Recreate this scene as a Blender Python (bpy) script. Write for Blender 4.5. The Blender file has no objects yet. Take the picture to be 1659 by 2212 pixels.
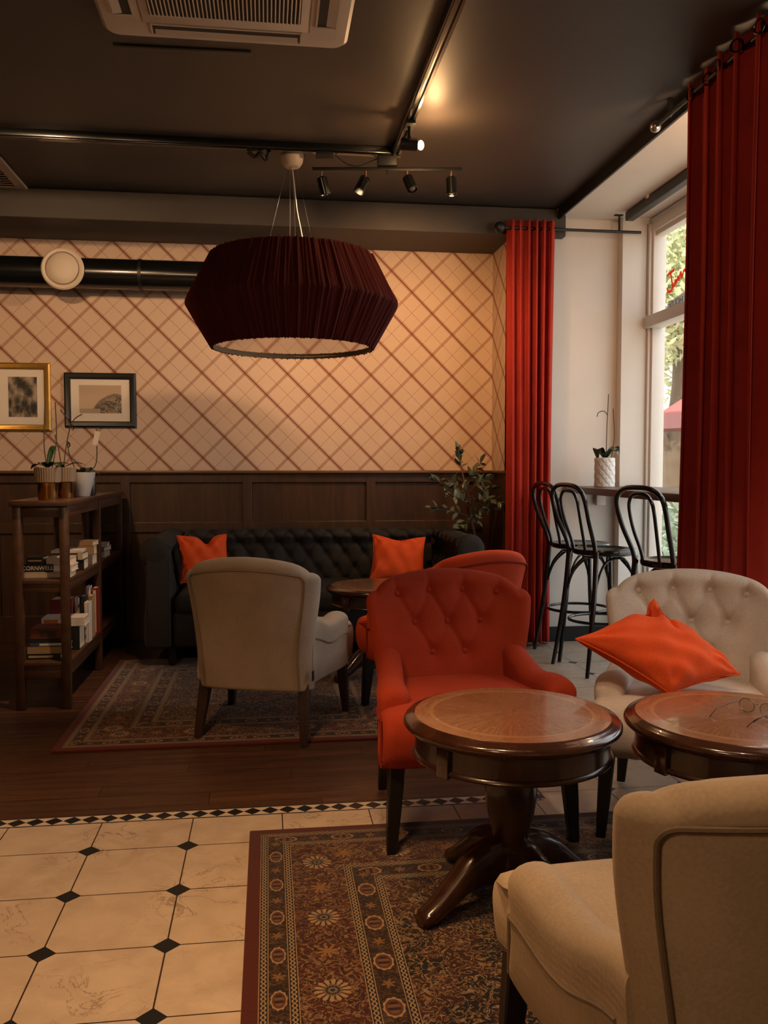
import bpy, bmesh, math, random
import numpy as np
from mathutils import Vector, Matrix, Euler
random.seed(7); RNG = np.random.RandomState(11)
SC = bpy.context.scene; COL = SC.collection
PI = math.pi
def rad(a): return math.radians(a)

# ------------------------------------------------------------------ node helpers
class S:
    """a socket with arithmetic"""
    def __init__(s, nt, sock): s.nt = nt; s.k = sock
    def _m(s, op, *a, clamp=False):
        n = s.nt.nodes.new('ShaderNodeMath'); n.operation = op; n.use_clamp = clamp
        for i, v in enumerate(a):
            if isinstance(v, S): s.nt.links.new(v.k, n.inputs[i])
            else: n.inputs[i].default_value = float(v)
        return S(s.nt, n.outputs[0])
    def __add__(s, o): return s._m('ADD', s, o)
    def __radd__(s, o): return s._m('ADD', s, o)
    def __sub__(s, o): return s._m('SUBTRACT', s, o)
    def __rsub__(s, o): return s._m('SUBTRACT', o, s)
    def __mul__(s, o): return s._m('MULTIPLY', s, o)
    def __rmul__(s, o): return s._m('MULTIPLY', s, o)
    def __truediv__(s, o): return s._m('DIVIDE', s, o)
    def __lt__(s, o): return s._m('LESS_THAN', s, o)
    def __gt__(s, o): return s._m('GREATER_THAN', s, o)
    def __pow__(s, o): return s._m('POWER', s, o)
    def abs(s): return s._m('ABSOLUTE', s)
    def sin(s): return s._m('SINE', s)
    def sqrt(s): return s._m('SQRT', s)
    def floor(s): return s._m('FLOOR', s)
    def min(s, o): return s._m('MINIMUM', s, o)
    def max(s, o): return s._m('MAXIMUM', s, o)
    def clamp(s): return s._m('ADD', s, 0.0, clamp=True)
    def pmod(s, p): return s._m('FLOORED_MODULO', s, p)
    def cen(s, p): return s.pmod(p) - p / 2            # centred repeat; 0 at half period
    def near(s, p): return (s + p / 2).pmod(p) - p / 2  # 0 at multiples of p
    def smooth(s, a, b):
        n = s.nt.nodes.new('ShaderNodeMapRange'); n.interpolation_type = 'SMOOTHSTEP'
        s.nt.links.new(s.k, n.inputs[0]); n.inputs[1].default_value = a; n.inputs[2].default_value = b
        return S(s.nt, n.outputs[0])
    def atan2(s, o): return s._m('ARCTAN2', s, o)

class Mat:
    def __init__(s, name, base=(0.5, 0.5, 0.5), rough=0.6, metal=0.0, sheen=0.0, coat=0.0, spec=0.5, trans=0.0, emit=None, estr=0.0):
        m = bpy.data.materials.new(name); m.use_nodes = True
        s.m = m; s.nt = m.node_tree; s.b = s.nt.nodes['Principled BSDF']
        s.set('Base Color', base); s.set('Roughness', rough); s.set('Metallic', metal)
        s.set('Sheen Weight', sheen); s.set('Coat Weight', coat); s.set('Specular IOR Level', spec)
        s.set('Transmission Weight', trans)
        if emit: s.set('Emission Color', emit); s.set('Emission Strength', estr)
        s.base = base; s._co = None
    def set(s, k, v):
        i = s.b.inputs[k]
        if isinstance(v, S): s.nt.links.new(v.k, i)
        elif isinstance(v, (tuple, list)): i.default_value = (*v[:3], 1.0)
        else: i.default_value = v
    def co(s):
        if s._co is None:
            n = s.nt.nodes.new('ShaderNodeTexCoord'); s._co = n.outputs['Object']
        return S(s.nt, s._co)
    def xyz(s, v=None):
        n = s.nt.nodes.new('ShaderNodeSeparateXYZ'); s.nt.links.new((v or s.co()).k, n.inputs[0])
        return [S(s.nt, o) for o in n.outputs]
    def vec(s, x, y, z=0.0):
        n = s.nt.nodes.new('ShaderNodeCombineXYZ')
        for i, v in enumerate((x, y, z)):
            if isinstance(v, S): s.nt.links.new(v.k, n.inputs[i])
            else: n.inputs[i].default_value = v
        return S(s.nt, n.outputs[0])
    def scale(s, sx, sy, sz):
        n = s.nt.nodes.new('ShaderNodeVectorMath'); n.operation = 'MULTIPLY'
        s.nt.links.new(s.co().k, n.inputs[0]); n.inputs[1].default_value = (sx, sy, sz)
        return S(s.nt, n.outputs[0])
    def noise(s, sc, det=3, v=None, rough=0.5, dist=0.0):
        n = s.nt.nodes.new('ShaderNodeTexNoise'); s.nt.links.new((v or s.co()).k, n.inputs['Vector'])
        n.inputs['Scale'].default_value = sc; n.inputs['Detail'].default_value = det
        n.inputs['Roughness'].default_value = rough; n.inputs['Distortion'].default_value = dist
        return S(s.nt, n.outputs[0])
    def voro(s, sc, v=None, feat='F1', rnd=1.0):
        n = s.nt.nodes.new('ShaderNodeTexVoronoi'); n.feature = feat
        s.nt.links.new((v or s.co()).k, n.inputs['Vector']); n.inputs['Scale'].default_value = sc
        n.inputs['Randomness'].default_value = rnd
        return S(s.nt, n.outputs['Distance'])
    def mix(s, f, a, b):
        n = s.nt.nodes.new('ShaderNodeMix'); n.data_type = 'RGBA'
        for i, v in ((0, f), (6, a), (7, b)):
            if isinstance(v, S): s.nt.links.new(v.k, n.inputs[i])
            elif isinstance(v, (tuple, list)): n.inputs[i].default_value = (*v[:3], 1)
            else: n.inputs[i].default_value = v
        return S(s.nt, n.outputs[2])
    def bump(s, h, st=0.3, dist=0.01):
        n = s.nt.nodes.new('ShaderNodeBump'); n.inputs['Strength'].default_value = st; n.inputs['Distance'].default_value = dist
        s.nt.links.new(h.k, n.inputs['Height']); s.nt.links.new(n.outputs[0], s.b.inputs['Normal'])
        return s
    def mottle(s, sc=6, amt=0.25, det=4, v=None):
        c = s.base; n = s.noise(sc, det, v)
        s.set('Base Color', s.mix(n, tuple(x * (1 - amt) for x in c), tuple(min(1, x * (1 + amt)) for x in c)))
        return s

def plain(name, base, rough=0.6, amt=0.12, sc=9, **k):
    return Mat(name, base, rough, **k).mottle(sc, amt).m
def fabric(name, base, rough=0.9, sheen=0.25, weave=420, amt=0.12, st=0.2):
    M = Mat(name, base, rough, sheen=sheen, spec=0.2)
    x, y, z = M.xyz()
    w = (x * weave).sin() * (z * weave).sin() + (y * weave).sin() * 0.5
    big = M.noise(7, 4); fine = M.noise(160, 2)
    M.set('Base Color', M.mix((big * 0.6 + fine * 0.4).smooth(0.3, 0.7), tuple(c * (1 - amt) for c in base), tuple(c * (1 + amt) for c in base)))
    M.b.inputs['Sheen Tint'].default_value = (*[min(1, c * 1.6 + 0.05) for c in base], 1)
    M.bump(w * 0.35 + fine * 0.9 + big * 1.5, st, 0.0012)
    return M.m
def wood(name, c1, c2, rough=0.4, axis='x', sc=1.0, coat=0.0, spec=0.5):
    M = Mat(name, c1, rough, coat=coat, spec=spec)
    st = {'x': (1.6, 16, 16), 'y': (16, 1.6, 16), 'z': (16, 16, 1.6)}[axis]
    v = M.scale(*[q * sc for q in st])
    g = M.noise(1.0, 5, v, 0.6, 0.6); g2 = M.noise(5.0, 3, v, 0.5)
    M.set('Base Color', M.mix((g * 0.75 + g2 * 0.25).smooth(0.32, 0.68), c1, c2))
    M.bump(g2, 0.12, 0.002)
    return M.m

# ------------------------------------------------------------------ geometry helpers
class G:
    def __init__(s): s.v = []; s.f = []
    def add(s, v, f):
        o = len(s.v); s.v.extend([tuple(map(float, p)) for p in v]); s.f.extend([tuple(i + o for i in q) for q in f]); return s
    def tf(s, M):
        s.v = [tuple(M @ Vector(p)) for p in s.v]; return s
    def box(s, c, d, r=0.0, seg=2, rot=None):
        bm = bmesh.new(); bmesh.ops.create_cube(bm, size=1.0)
        for v in bm.verts: v.co = Vector((v.co.x * d[0], v.co.y * d[1], v.co.z * d[2]))
        if r > 0:
            bmesh.ops.bevel(bm, geom=bm.edges[:], offset=min(r, min(d) * 0.49), segments=seg, profile=0.5, affect='EDGES')
        R = Euler(rot).to_matrix() if rot else Matrix.Identity(3)
        bm.verts.index_update()
        s.add([R @ v.co + Vector(c) for v in bm.verts], [[v.index for v in f.verts] for f in bm.faces]); bm.free(); return s
    def loft(s, rings, closed=True, cap=True):
        n = len(rings[0]); v = [p for r in rings for p in r]; f = []
        for i in range(len(rings) - 1):
            for j in range(n if closed else n - 1):
                k = (j + 1) % n
                f.append((i * n + j, i * n + k, (i + 1) * n + k, (i + 1) * n + j))
        if cap and closed:
            f.append(tuple(reversed(range(n)))); f.append(tuple((len(rings) - 1) * n + j for j in range(n)))
        return s.add(v, f)
    def lathe(s, prof, n=48, c=(0, 0, 0), closed=False, cap=True):
        rings = [[(c[0] + r * math.cos(2 * PI * j / n), c[1] + r * math.sin(2 * PI * j / n), c[2] + z) for j in range(n)] for r, z in prof]
        if closed: rings.append(rings[0])
        return s.loft(rings, True, cap and not closed)
    def tube(s, path, r, n=8, closed=False, radii=None, flat=1.0):
        P = [Vector(p) for p in path]; m = len(P)
        T = []
        for i in range(m):
            a = P[i - 1] if (i > 0 or closed) else P[i]; b = P[(i + 1) % m] if (i < m - 1 or closed) else P[i]
            T.append((b - a).normalized())
        up = Vector((0, 0, 1)) if abs(T[0].z) < 0.9 else Vector((1, 0, 0))
        N = (up - T[0] * up.dot(T[0])).normalized(); rings = []
        for i in range(m):
            if i: 
                N = N - T[i] * N.dot(T[i]); N.normalize()
            B = T[i].cross(N); rr = radii[i] if radii else r
            rings.append([P[i] + N * (rr * math.cos(2 * PI * j / n)) * flat + B * (rr * math.sin(2 * PI * j / n)) for j in range(n)])
        if closed: rings.append(rings[0])
        return s.loft(rings, True, not closed)
    def ball(s, c, r, n=12, m=8, sc=(1, 1, 1)):
        prof = [(max(1e-4, math.sin(PI * i / m)), -math.cos(PI * i / m)) for i in range(m + 1)]
        g = G().lathe(prof, n)
        return s.add([(c[0] + p[0] * r * sc[0], c[1] + p[1] * r * sc[1], c[2] + p[2] * r * sc[2]) for p in g.v], g.f)
    def grid(s, fn, nu, nv):
        v = [fn(i / nu, j / nv) for i in range(nu + 1) for j in range(nv + 1)]
        f = [(i * (nv + 1) + j, (i + 1) * (nv + 1) + j, (i + 1) * (nv + 1) + j + 1, i * (nv + 1) + j + 1) for i in range(nu) for j in range(nv)]
        return s.add(v, f)
    def obj(s, name, mat, parent=None, smooth=True, fix=True):
        me = bpy.data.meshes.new(name); me.from_pydata(s.v, [], s.f); me.update()
        if fix:
            bm = bmesh.new(); bm.from_mesh(me); bmesh.ops.remove_doubles(bm, verts=bm.verts, dist=1e-6)
            bmesh.ops.recalc_face_normals(bm, faces=bm.faces); bm.to_mesh(me); bm.free()
        if smooth:
            for p in me.polygons: p.use_smooth = True
            try: me.set_sharp_from_angle(angle=rad(42 if smooth is True else smooth))
            except Exception: pass
        me.materials.append(mat)
        o = bpy.data.objects.new(name, me); COL.objects.link(o)
        if parent: o.parent = parent
        return o

def tag(o, label=None, cat=None, group=None, kind=None):
    if label: o['label'] = label
    if cat: o['category'] = cat
    if group: o['group'] = group
    if kind: o['kind'] = kind
    return o
def thing(name, label, cat, loc=(0, 0, 0), rz=0.0, group=None):
    o = bpy.data.objects.new(name, None); COL.objects.link(o)
    o.location = loc; o.rotation_euler = (0, 0, rz); o.empty_display_size = 0.1
    return tag(o, label, cat, group)
def struct(o): o['kind'] = 'structure'; return o
def copy_tree(o, parent=None):
    c = o.copy(); COL.objects.link(c); c.parent = parent
    for ch in [q for q in bpy.data.objects if q.parent == o]: copy_tree(ch, c)
    return c
def lerp(a, b, t): return a + (b - a) * t
def sstep(a, b, x):
    t = min(1, max(0, (x - a) / (b - a))); return t * t * (3 - 2 * t)
def catmull(P, k=8):
    P = [Vector(p) for p in P]; out = []
    for i in range(len(P) - 1):
        p0, p1, p2, p3 = P[max(0, i - 1)], P[i], P[i + 1], P[min(len(P) - 1, i + 2)]
        for j in range(k):
            t = j / k
            out.append(0.5 * ((2 * p1) + (p2 - p0) * t + (2 * p0 - 5 * p1 + 4 * p2 - p3) * t * t + (3 * p1 - p0 - 3 * p2 + p3) * t ** 3))
    out.append(P[-1]); return out
def face_rot(dx, dy): return math.atan2(dx, -dy)   # turns local -y to face (dx, dy)

# ------------------------------------------------------------------ materials
M_black = plain('black_paint', (0.010, 0.012, 0.012), 0.45)
M_blackgloss = plain('black_gloss', (0.006, 0.007, 0.007), 0.22, coat=0.3)
M_ceiling = Mat('ceiling_paint', (0.060, 0.050, 0.043), 0.5, spec=0.45).mottle(3, 0.12).m
M_beam = plain('beam_paint', (0.055, 0.045, 0.038), 0.6)
M_white = plain('white_plaster', (0.72, 0.66, 0.59), 0.75, 0.06, 4)
M_frame = plain('window_paint', (0.74, 0.68, 0.61), 0.45, 0.05)
M_darkside = plain('dark_wall', (0.05, 0.035, 0.026), 0.7)
M_linen = fabric('beige_linen', (0.46, 0.375, 0.285))
M_linen2 = fabric('sand_linen', (0.48, 0.365, 0.245))
M_linen3 = fabric('pale_linen', (0.62, 0.53, 0.46))
M_red = fabric('red_velvet', (0.35, 0.040, 0.014), 0.85, 0.3, 300)
M_red2 = fabric('orange_velvet', (0.66, 0.072, 0.020), 0.85, 0.2, 300)
M_cush = fabric('orange_cotton', (0.74, 0.092, 0.020), 0.9, 0.2, 380)
M_curt = fabric('red_curtain_cloth', (0.41, 0.038, 0.026), 0.9, 0.35, 250)
M_shade = fabric('maroon_shade_cloth', (0.075, 0.0115, 0.010), 0.9, 0.25, 500)
M_sofa = fabric('charcoal_sofa_cloth', (0.030, 0.026, 0.023), 0.75, 0.3, 300)
M_piping = fabric('piping_cord', (0.30, 0.225, 0.155), 0.9, 0.1)
M_pipingdark = fabric('dark_piping_cord', (0.20, 0.145, 0.095), 0.9, 0.1)
M_pipingred = fabric('red_piping_cord', (0.28, 0.024, 0.012), 0.9, 0.1)
M_leg = plain('black_leg_lacquer', (0.010, 0.008, 0.007), 0.35)
M_legbrown = wood('brown_leg_wood', (0.030, 0.014, 0.008), (0.055, 0.026, 0.014), 0.4, 'z')
M_wainscot = wood('wainscot_oak', (0.038, 0.016, 0.0065), (0.072, 0.031, 0.013), 0.42, 'z', 0.8)
M_cap = wood('wainscot_cap_oak', (0.11, 0.048, 0.018), (0.16, 0.07, 0.026), 0.4, 'x')
M_shelfwood = wood('shelf_walnut', (0.055, 0.024, 0.012), (0.095, 0.042, 0.020), 0.36, 'y')
M_tablewood = wood('table_mahogany', (0.022, 0.008, 0.005), (0.048, 0.018, 0.009), 0.28, 'z', 1.0, 0.4)
M_rim = wood('table_rim_mahogany', (0.030, 0.011, 0.006), (0.060, 0.021, 0.010), 0.2, 'z', 1.0, 0.5)
M_counter = wood('counter_walnut', (0.085, 0.050, 0.034), (0.13, 0.078, 0.052), 0.4, 'y')
M_brass = plain('brass', (0.52, 0.30, 0.10), 0.22, metal=1.0)
M_gold = plain('gold_leaf', (0.62, 0.36, 0.08), 0.38, 0.2, 30, metal=0.75)
M_eyelet = plain('dark_eyelet', (0.06, 0.055, 0.05), 0.3, metal=1.0)
M_silver = plain('grey_metal', (0.45, 0.42, 0.40), 0.3, metal=1.0)
M_copper = plain('copper_stem', (0.75, 0.45, 0.28), 0.3, metal=1.0)
M_plastic = plain('cream_plastic', (0.66, 0.56, 0.45), 0.45, 0.03)
M_darkopening = plain('dark_slot', (0.035, 0.03, 0.027), 0.6)  # colour holds the shade of the cassette's slots; also the far windows
M_leaf = plain('olive_leaf', (0.110, 0.125, 0.070), 0.36, 0.55, 22)
M_orchleaf = plain('orchid_leaf', (0.018, 0.050, 0.018), 0.35, 0.3, 14)
M_stem = plain('stem_brown', (0.060, 0.045, 0.025), 0.7)
M_potwhite = plain('white_ceramic', (0.70, 0.66, 0.62), 0.35, 0.04)
M_potrib = plain('ribbed_tan_ceramic', (0.22, 0.155, 0.10), 0.6)
M_paper = plain('book_pages', (0.72, 0.58, 0.40), 0.85, 0.1, 40)
M_paperwhite = plain('white_paper', (0.80, 0.72, 0.62), 0.8, 0.05)
M_bark = plain('bark', (0.13, 0.085, 0.05), 0.9, 0.3)
M_tag = plain('black_tag', (0.012, 0.012, 0.012), 0.8)
M_ceil_out = plain('concrete', (0.5, 0.47, 0.43), 0.9)

# wallpaper: diagonal check
def wallpaper(name, side=False):
    M = Mat(name, (0.7, 0.6, 0.5), 0.78, spec=0.25)
    x, y, z = M.xyz()
    u = (6.7 - y) + 1.749 if side else x
    p = 0.319
    a = (u + z - 4.389).near(p); b = (u - z + 0.891).near(p)
    a2 = (u + z - 4.389 - p / 2).near(p); b2 = (u - z + 0.891 - p / 2).near(p)
    base = M.mix(M.noise(5, 3), (0.64, 0.475, 0.355), (0.71, 0.535, 0.405))
    ba = b.abs()
    col = M.mix((1 - ba.smooth(0.011, 0.0175)) * 0.5, base, (0.30, 0.115, 0.06))
    col = M.mix((1 - (ba - 0.012).abs().smooth(0.001, 0.004)) * 0.28, col, (0.28, 0.09, 0.05))
    col = M.mix((1 - a2.abs().smooth(0.0016, 0.0036)) * 0.72, col, (0.34, 0.12, 0.06))
    col = M.mix((1 - b2.abs().smooth(0.0016, 0.0036)) * 0.62, col, (0.34, 0.12, 0.06))
    aa = a.abs()
    col = M.mix((1 - aa.smooth(0.0068, 0.0092)) * 0.93, col, (0.19, 0.050, 0.022))
    col = M.mix((1 - (aa - 0.0165).abs().smooth(0.0014, 0.0034)) * 0.85, col, (0.26, 0.040, 0.022))
    M.set('Base Color', col); return M.m
M_wall = wallpaper('tartan_wallpaper'); M_wallside = wallpaper('tartan_wallpaper_side', True)

def floor_mat():
    M = Mat('floor_tile_and_wood', (0.6, 0.5, 0.4), 0.35)
    x, y, z = M.xyz()
    # marble tiles with dark corner insets
    px, py = 0.326, 0.3145
    fx = (x + 0.2815).near(px); fy = (y - 2.9865).near(py)
    tid = ((x + 0.2815 + px) / px).floor() * 7.3 + ((y - 2.9865) / py).floor() * 3.1
    tone = M.noise(1.0, 0, M.vec(tid, tid * 0.7, 0.0))
    cl = M.noise(9, 6, None, 0.65, 0.5); vein = 1 - (M.noise(5.5, 5, None, 0.6, 1.4) - 0.5).abs().smooth(0.0, 0.022)
    patch = M.noise(2.6, 2).smooth(0.44, 0.64)
    marble = M.mix(cl.smooth(0.25, 0.75), (0.46, 0.365, 0.275), (0.60, 0.49, 0.38))
    marble = M.mix(tone * 0.3, marble, (0.49, 0.37, 0.26))
    marble = M.mix(vein * patch * 0.62, marble, (0.17, 0.115, 0.08)); marble = M.mix(M.noise(3.2, 5, None, 0.7, 1.0).smooth(0.52, 0.78) * 0.45, marble, (0.30, 0.205, 0.135))
    line = (fx.abs() < 0.0022).max(fy.abs() < 0.0022)
    marble = M.mix(line, marble, (0.035, 0.022, 0.016))
    dia = ((fx.abs() + fy.abs()) < 0.039) * (y < 3.15).max(x > 1.05)
    marble = M.mix(dia, marble, (0.010, 0.013, 0.014))
    # wood planks along x
    pw = 0.12
    row = (y / pw).floor(); xo = x + row * 0.437
    pid = row * 5.7 + (xo / 1.2).floor() * 2.3
    pt = M.noise(1.0, 0, M.vec(pid, pid * 0.31, 0.0))
    gr = M.noise(1.0, 6, M.vec(xo * 2.2, y * 34, pid), 0.65, 0.5)
    wd = M.mix(gr.smooth(0.3, 0.7), (0.050, 0.021, 0.011), (0.125, 0.054, 0.026))
    wd = M.mix(pt.smooth(0.3, 0.7) * 0.45, wd, (0.050, 0.023, 0.013))
    gap = ((y.near(pw)).abs() < 0.0018).max(xo.near(1.2).abs() < 0.0018)
    wd = M.mix(gap * 0.8, wd, (0.006, 0.004, 0.003))
    # mosaic border
    sq = 0.0655
    ux = (x.near(sq)).abs(); uy = (y - 3.2605).abs()
    mos = M.mix(((ux + uy) < sq / 2), (0.60, 0.50, 0.39), (0.008, 0.010, 0.011))
    uy2 = (y.near(sq)).abs(); ux2 = (x - 1.03).abs()
    mos2 = M.mix(((ux2 + uy2) < sq / 2), (0.60, 0.50, 0.39), (0.008, 0.010, 0.011))
    inwood = (y > 3.2605) * (x < 1.03)
    sx = (y - 3.2605).abs(); stripH = (sx < 0.041) * (x < 1.06)
    sy = (x - 1.03).abs(); stripV = (sy < 0.041) * (y > 3.235)
    col = M.mix(inwood, marble, wd)
    col = M.mix(stripV, col, (0.008, 0.009, 0.010)); col = M.mix(stripH, col, (0.008, 0.009, 0.010))
    col = M.mix(((sy < sq / 2) * (y > 3.235)), col, mos2); col = M.mix(((sx < sq / 2) * (x < 1.0627)), col, mos)
    M.set('Base Color', col)
    M.set('Roughness', M.noise(14, 3) * 0.18 + inwood * 0.06 + 0.27)
    M.bump(1 - line * 1.0 + gr * inwood * 0.15 - gap * inwood, 0.25, 0.001)
    return M.m
M_floor = floor_mat()

def rug_mat(name, lx, ly, tint=1.0):
    M = Mat(name, (0.1, 0.05, 0.04), 0.95, spec=0.1, sheen=0.15)
    x, y, z = M.xyz()
    ax, ay = x.abs(), y.abs()
    dx, dy = (-1 * ax) + lx / 2, (-1 * ay) + ly / 2
    d = dx.min(dy); vert = dx < dy
    t = vert * y + (1 - vert) * x
    t = t.abs()
    sym = M.vec(ax, ay, 0.0)
    def C(r, g, b): return (r * tint, g * tint * 0.93, b * tint * 0.82)
    red, dark, cream, gold, navy, grey = C(0.13, 0.030, 0.022), C(0.026, 0.017, 0.015), C(0.40, 0.29, 0.18), C(0.30, 0.16, 0.065), C(0.020, 0.019, 0.021), C(0.19, 0.160, 0.125)
    n1 = M.noise(33, 3, sym, 0.55, 1.4); n2 = M.noise(70, 2, sym, 0.5, 0.6); v1 = M.voro(30, sym); v2 = M.voro(62, sym)
    fine = M.noise(330, 1)
    swirl = 1 - (n1 - 0.5).abs().smooth(0.012, 0.05)
    blot = (n2 > 0.60)
    # field
    fld = M.mix(swirl * 0.85, M.mix((M.noise(7, 2, sym) > 0.5), C(0.016, 0.015, 0.017), C(0.050, 0.020, 0.016)), M.mix(n2.smooth(0.4, 0.6), gold, cream))
    fld = M.mix((v1 < 0.16) * 0.8, fld, red); fld = M.mix((v2 < 0.12), fld, cream)
    # broad border: rosettes
    bd = M.mix(swirl * 0.9, M.mix(n2.smooth(0.45, 0.62), C(0.090, 0.022, 0.016), C(0.034, 0.016, 0.014)), M.mix(blot, C(0.30, 0.20, 0.11), C(0.19, 0.135, 0.085)))
    bd = M.mix((v2 < 0.14) * 0.8, bd, red)
    P = 0.35
    def rosette(off, dc, rad_, cold):
        u = (t + off).near(P); v = d - dc
        r = (u * u + v * v).sqrt(); th = u.atan2(v)
        ed = (th * 14).sin() * 0.10 + 1.0
        q = r / (ed * rad_)
        return (q < 1.0), M.mix((q < 0.55), M.mix(((th * 14).sin() > -0.55), C(0.05, 0.02, 0.016), cream), M.mix(((q * 22).sin() > 0.2), grey, navy))
    m, c = rosette(0.075, 0.222, 0.043, cream); bd = M.mix(m, bd, c)
    u = (t + 0.075 + P / 2).near(P); v = d - 0.222
    star = ((u * u + v * v).sqrt() < ((u.atan2(v) * 8).sin() * 0.012 + 0.022)); bd = M.mix(star, bd, gold)
    # medallion rows
    def meds(dc, w, off):
        per = 0.195; u = (t + off).near(per) / 0.040; v = (d - dc) / (w * 0.42); u2 = (t + off + per / 2).near(per)
        r = (u * u + v * v * 1.0).sqrt()
        c = M.mix(swirl * 0.5, C(0.030, 0.016, 0.014), C(0.20, 0.12, 0.06)); fq = (u2 * u2 + (d - dc) * (d - dc)).sqrt(); c = M.mix((fq < (u2.atan2(d - dc) * 6).sin() * 0.006 + 0.013), c, C(0.24, 0.13, 0.06))
        c = M.mix((r < (u.atan2(v) * 10).sin() * 0.05 + 0.98), c, cream); c = M.mix((r < 0.80), c, C(0.13, 0.045, 0.030)); c = M.mix((r < 0.58), c, M.mix(((u * 11).sin() > -0.1), C(0.035, 0.018, 0.016), C(0.18, 0.10, 0.065)))
        return c
    def guard(dc):
        w = (t * (2 * PI / 0.036)).sin() * 0.0055; q = d - dc
        l = ((q - w).abs() < 0.0022).max((q + w).abs() < 0.0022).max((q.abs() - 0.0115).abs() < 0.0014)
        return M.mix(l, navy, cream)
    col = fld
    for lim, c in ((0.42, guard(0.4075)), (0.395, meds(0.3625, 0.065, 0.008)), (0.33, guard(0.3175)), (0.305, bd), (0.14, guard(0.1275)), (0.115, meds(0.09, 0.05, 0.1395)), (0.065, guard(0.0525)), (0.04, C(0.105, 0.020, 0.014))):
        col = M.mix((d < lim), col, c)
    col = M.mix(fine * 0.5, col, M.mix(0.5, col, C(0.02, 0.015, 0.012)))
    M.set('Base Color', col); M.bump(fine + n2 * 0.5, 0.5, 0.003)
    return M.m

def table_top_mat():
    M = Mat('sunburst_veneer', (0.2, 0.09, 0.04), 0.24, coat=0.35)
    x, y, z = M.xyz()
    r = (x * x + y * y).sqrt(); th = y.atan2(x)
    w = (th + 0.3) * (12 / (2 * PI)); wid = w.floor(); loc = w.pmod(1.0) - 0.5
    tone = M.noise(1.0, 0, M.vec(wid * 3.7, 0.3, 0.0))
    gr = M.noise(1.0, 5, M.vec(r * 9 + loc.abs() * 3.0, loc * 22, wid * 4.0), 0.6, 0.4)
    c = M.mix(gr.smooth(0.3, 0.7), (0.125, 0.047, 0.020), (0.270, 0.118, 0.050))
    c = M.mix(tone.smooth(0.3, 0.7) * 0.45, c, (0.26, 0.115, 0.05))
    g2 = M.noise(1.0, 4, M.vec(r * 60, th * 3, 0.0), 0.6)
    c2 = M.mix(g2.smooth(0.3, 0.7), (0.21, 0.088, 0.037), (0.30, 0.132, 0.058))
    c = M.mix((r > 0.232), c, c2)
    c = M.mix((r - 0.236).abs() < 0.006, c, (0.31, 0.155, 0.062))
    M.set('Base Color', c); M.set('Roughness', M.noise(30, 3) * 0.12 + 0.2)
    return M.m
M_top = table_top_mat()
RT = 0.3

# ------------------------------------------------------------------ the setting
WX = 2.80     # window plane
struct(G().box((-0.2, 2.6, -0.05), (6.6, 9.2, 0.1)).obj('floor', M_floor, smooth=False))
struct(G().box((-0.9, 2.35, 3.20), (5.98, 9.1, 0.1)).obj('ceiling', M_ceiling, smooth=False))
struct(G().box((2.535, 2.35, 3.20), (0.91, 9.1, 0.2)).obj('ceiling.001', M_white, smooth=False))   # white bay ceiling
struct(G().box((2.083, 2.03, 3.115), (0.014, 8.18, 0.09)).obj('trim_1', M_black, smooth=False))    # black edge of the ceiling drop
struct(G().box((-0.9, 6.76, 1.6), (5.4, 0.12, 3.2)).obj('wall_back', M_wall, smooth=False))
struct(G().box((1.80, 6.46, 1.6), (0.10, 0.52, 3.2)).obj('wall_return', M_wallside, smooth=False))
g = G().box((2.30, 6.26, 1.55), (1.10, 0.12, 3.1)).box((2.68, 6.16, 1.55), (0.24, 0.10, 3.1))
struct(g.obj('wall_end', M_white, smooth=False))
struct(G().box((-3.25, 2.4, 1.6), (0.1, 8.8, 3.2)).obj('wall_left', M_darkside, smooth=False))
struct(G().box((-0.2, -1.85, 1.6), (6.2, 0.1, 3.2)).obj('wall_front', M_darkside, smooth=False))
struct(G().box((-0.56, 6.41, 3.045), (5.39, 0.575, 0.19), 0.004).obj('trim_2', M_beam, smooth=False))   # ceiling beam
# window wall
g = G()
for a, b in ((-1.8, 2.2), ): g.box((WX + 0.06, (a + b) / 2, 1.6), (0.14, b - a, 3.2))  # near stretch, out of view, walled up to cut daylight on the floor
g.box((WX + 0.06, 3.2, 0.14), (0.16, 6.0, 0.28))
struct(g.obj('wall_right', M_white, smooth=False))
g = G()
ys = [2.25, 4.15, 6.09]
for yy in ys: g.box((WX + 0.02, yy, 1.66), (0.10, 0.07, 2.78), 0.006)
for yy in ys[1:]: g.box((WX - 0.035, yy + 0.005, 1.66), (0.03, 0.03, 2.78), 0.004)
g.box((WX + 0.02, 3.17, 3.04), (0.12, 5.9, 0.10), 0.006).box((WX + 0.02, 3.17, 2.99), (0.07, 5.9, 0.06), 0.004)
g.box((WX - 0.01, 3.17, 2.345), (0.13, 5.9, 0.085), 0.008).box((WX + 0.02, 3.17, 0.31), (0.12, 5.9, 0.07), 0.006)
win = struct(g.obj('window_1', M_frame))
gm = Mat('window_glass', (1, 1, 1), 0.0); nt = gm.nt
tr = nt.nodes.new('ShaderNodeBsdfTransparent'); gl = nt.nodes.new('ShaderNodeBsdfGlossy'); gl.inputs['Roughness'].default_value = 0.02
mx = nt.nodes.new('ShaderNodeMixShader'); mx.inputs[0].default_value = 0.06
tr.inputs[0].default_value = (0.95, 0.95, 0.93, 1)
nt.links.new(tr.outputs[0], mx.inputs[1]); nt.links.new(gl.outputs[0], mx.inputs[2]); nt.links.new(mx.outputs[0], nt.nodes['Material Output'].inputs[0])
for i in range(2):
    G().box((WX + 0.035, (ys[i] + ys[i + 1]) / 2, 1.66), (0.006, ys[i + 1] - ys[i] - 0.05, 2.66)).obj('pane', gm.m, win, False)
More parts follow.
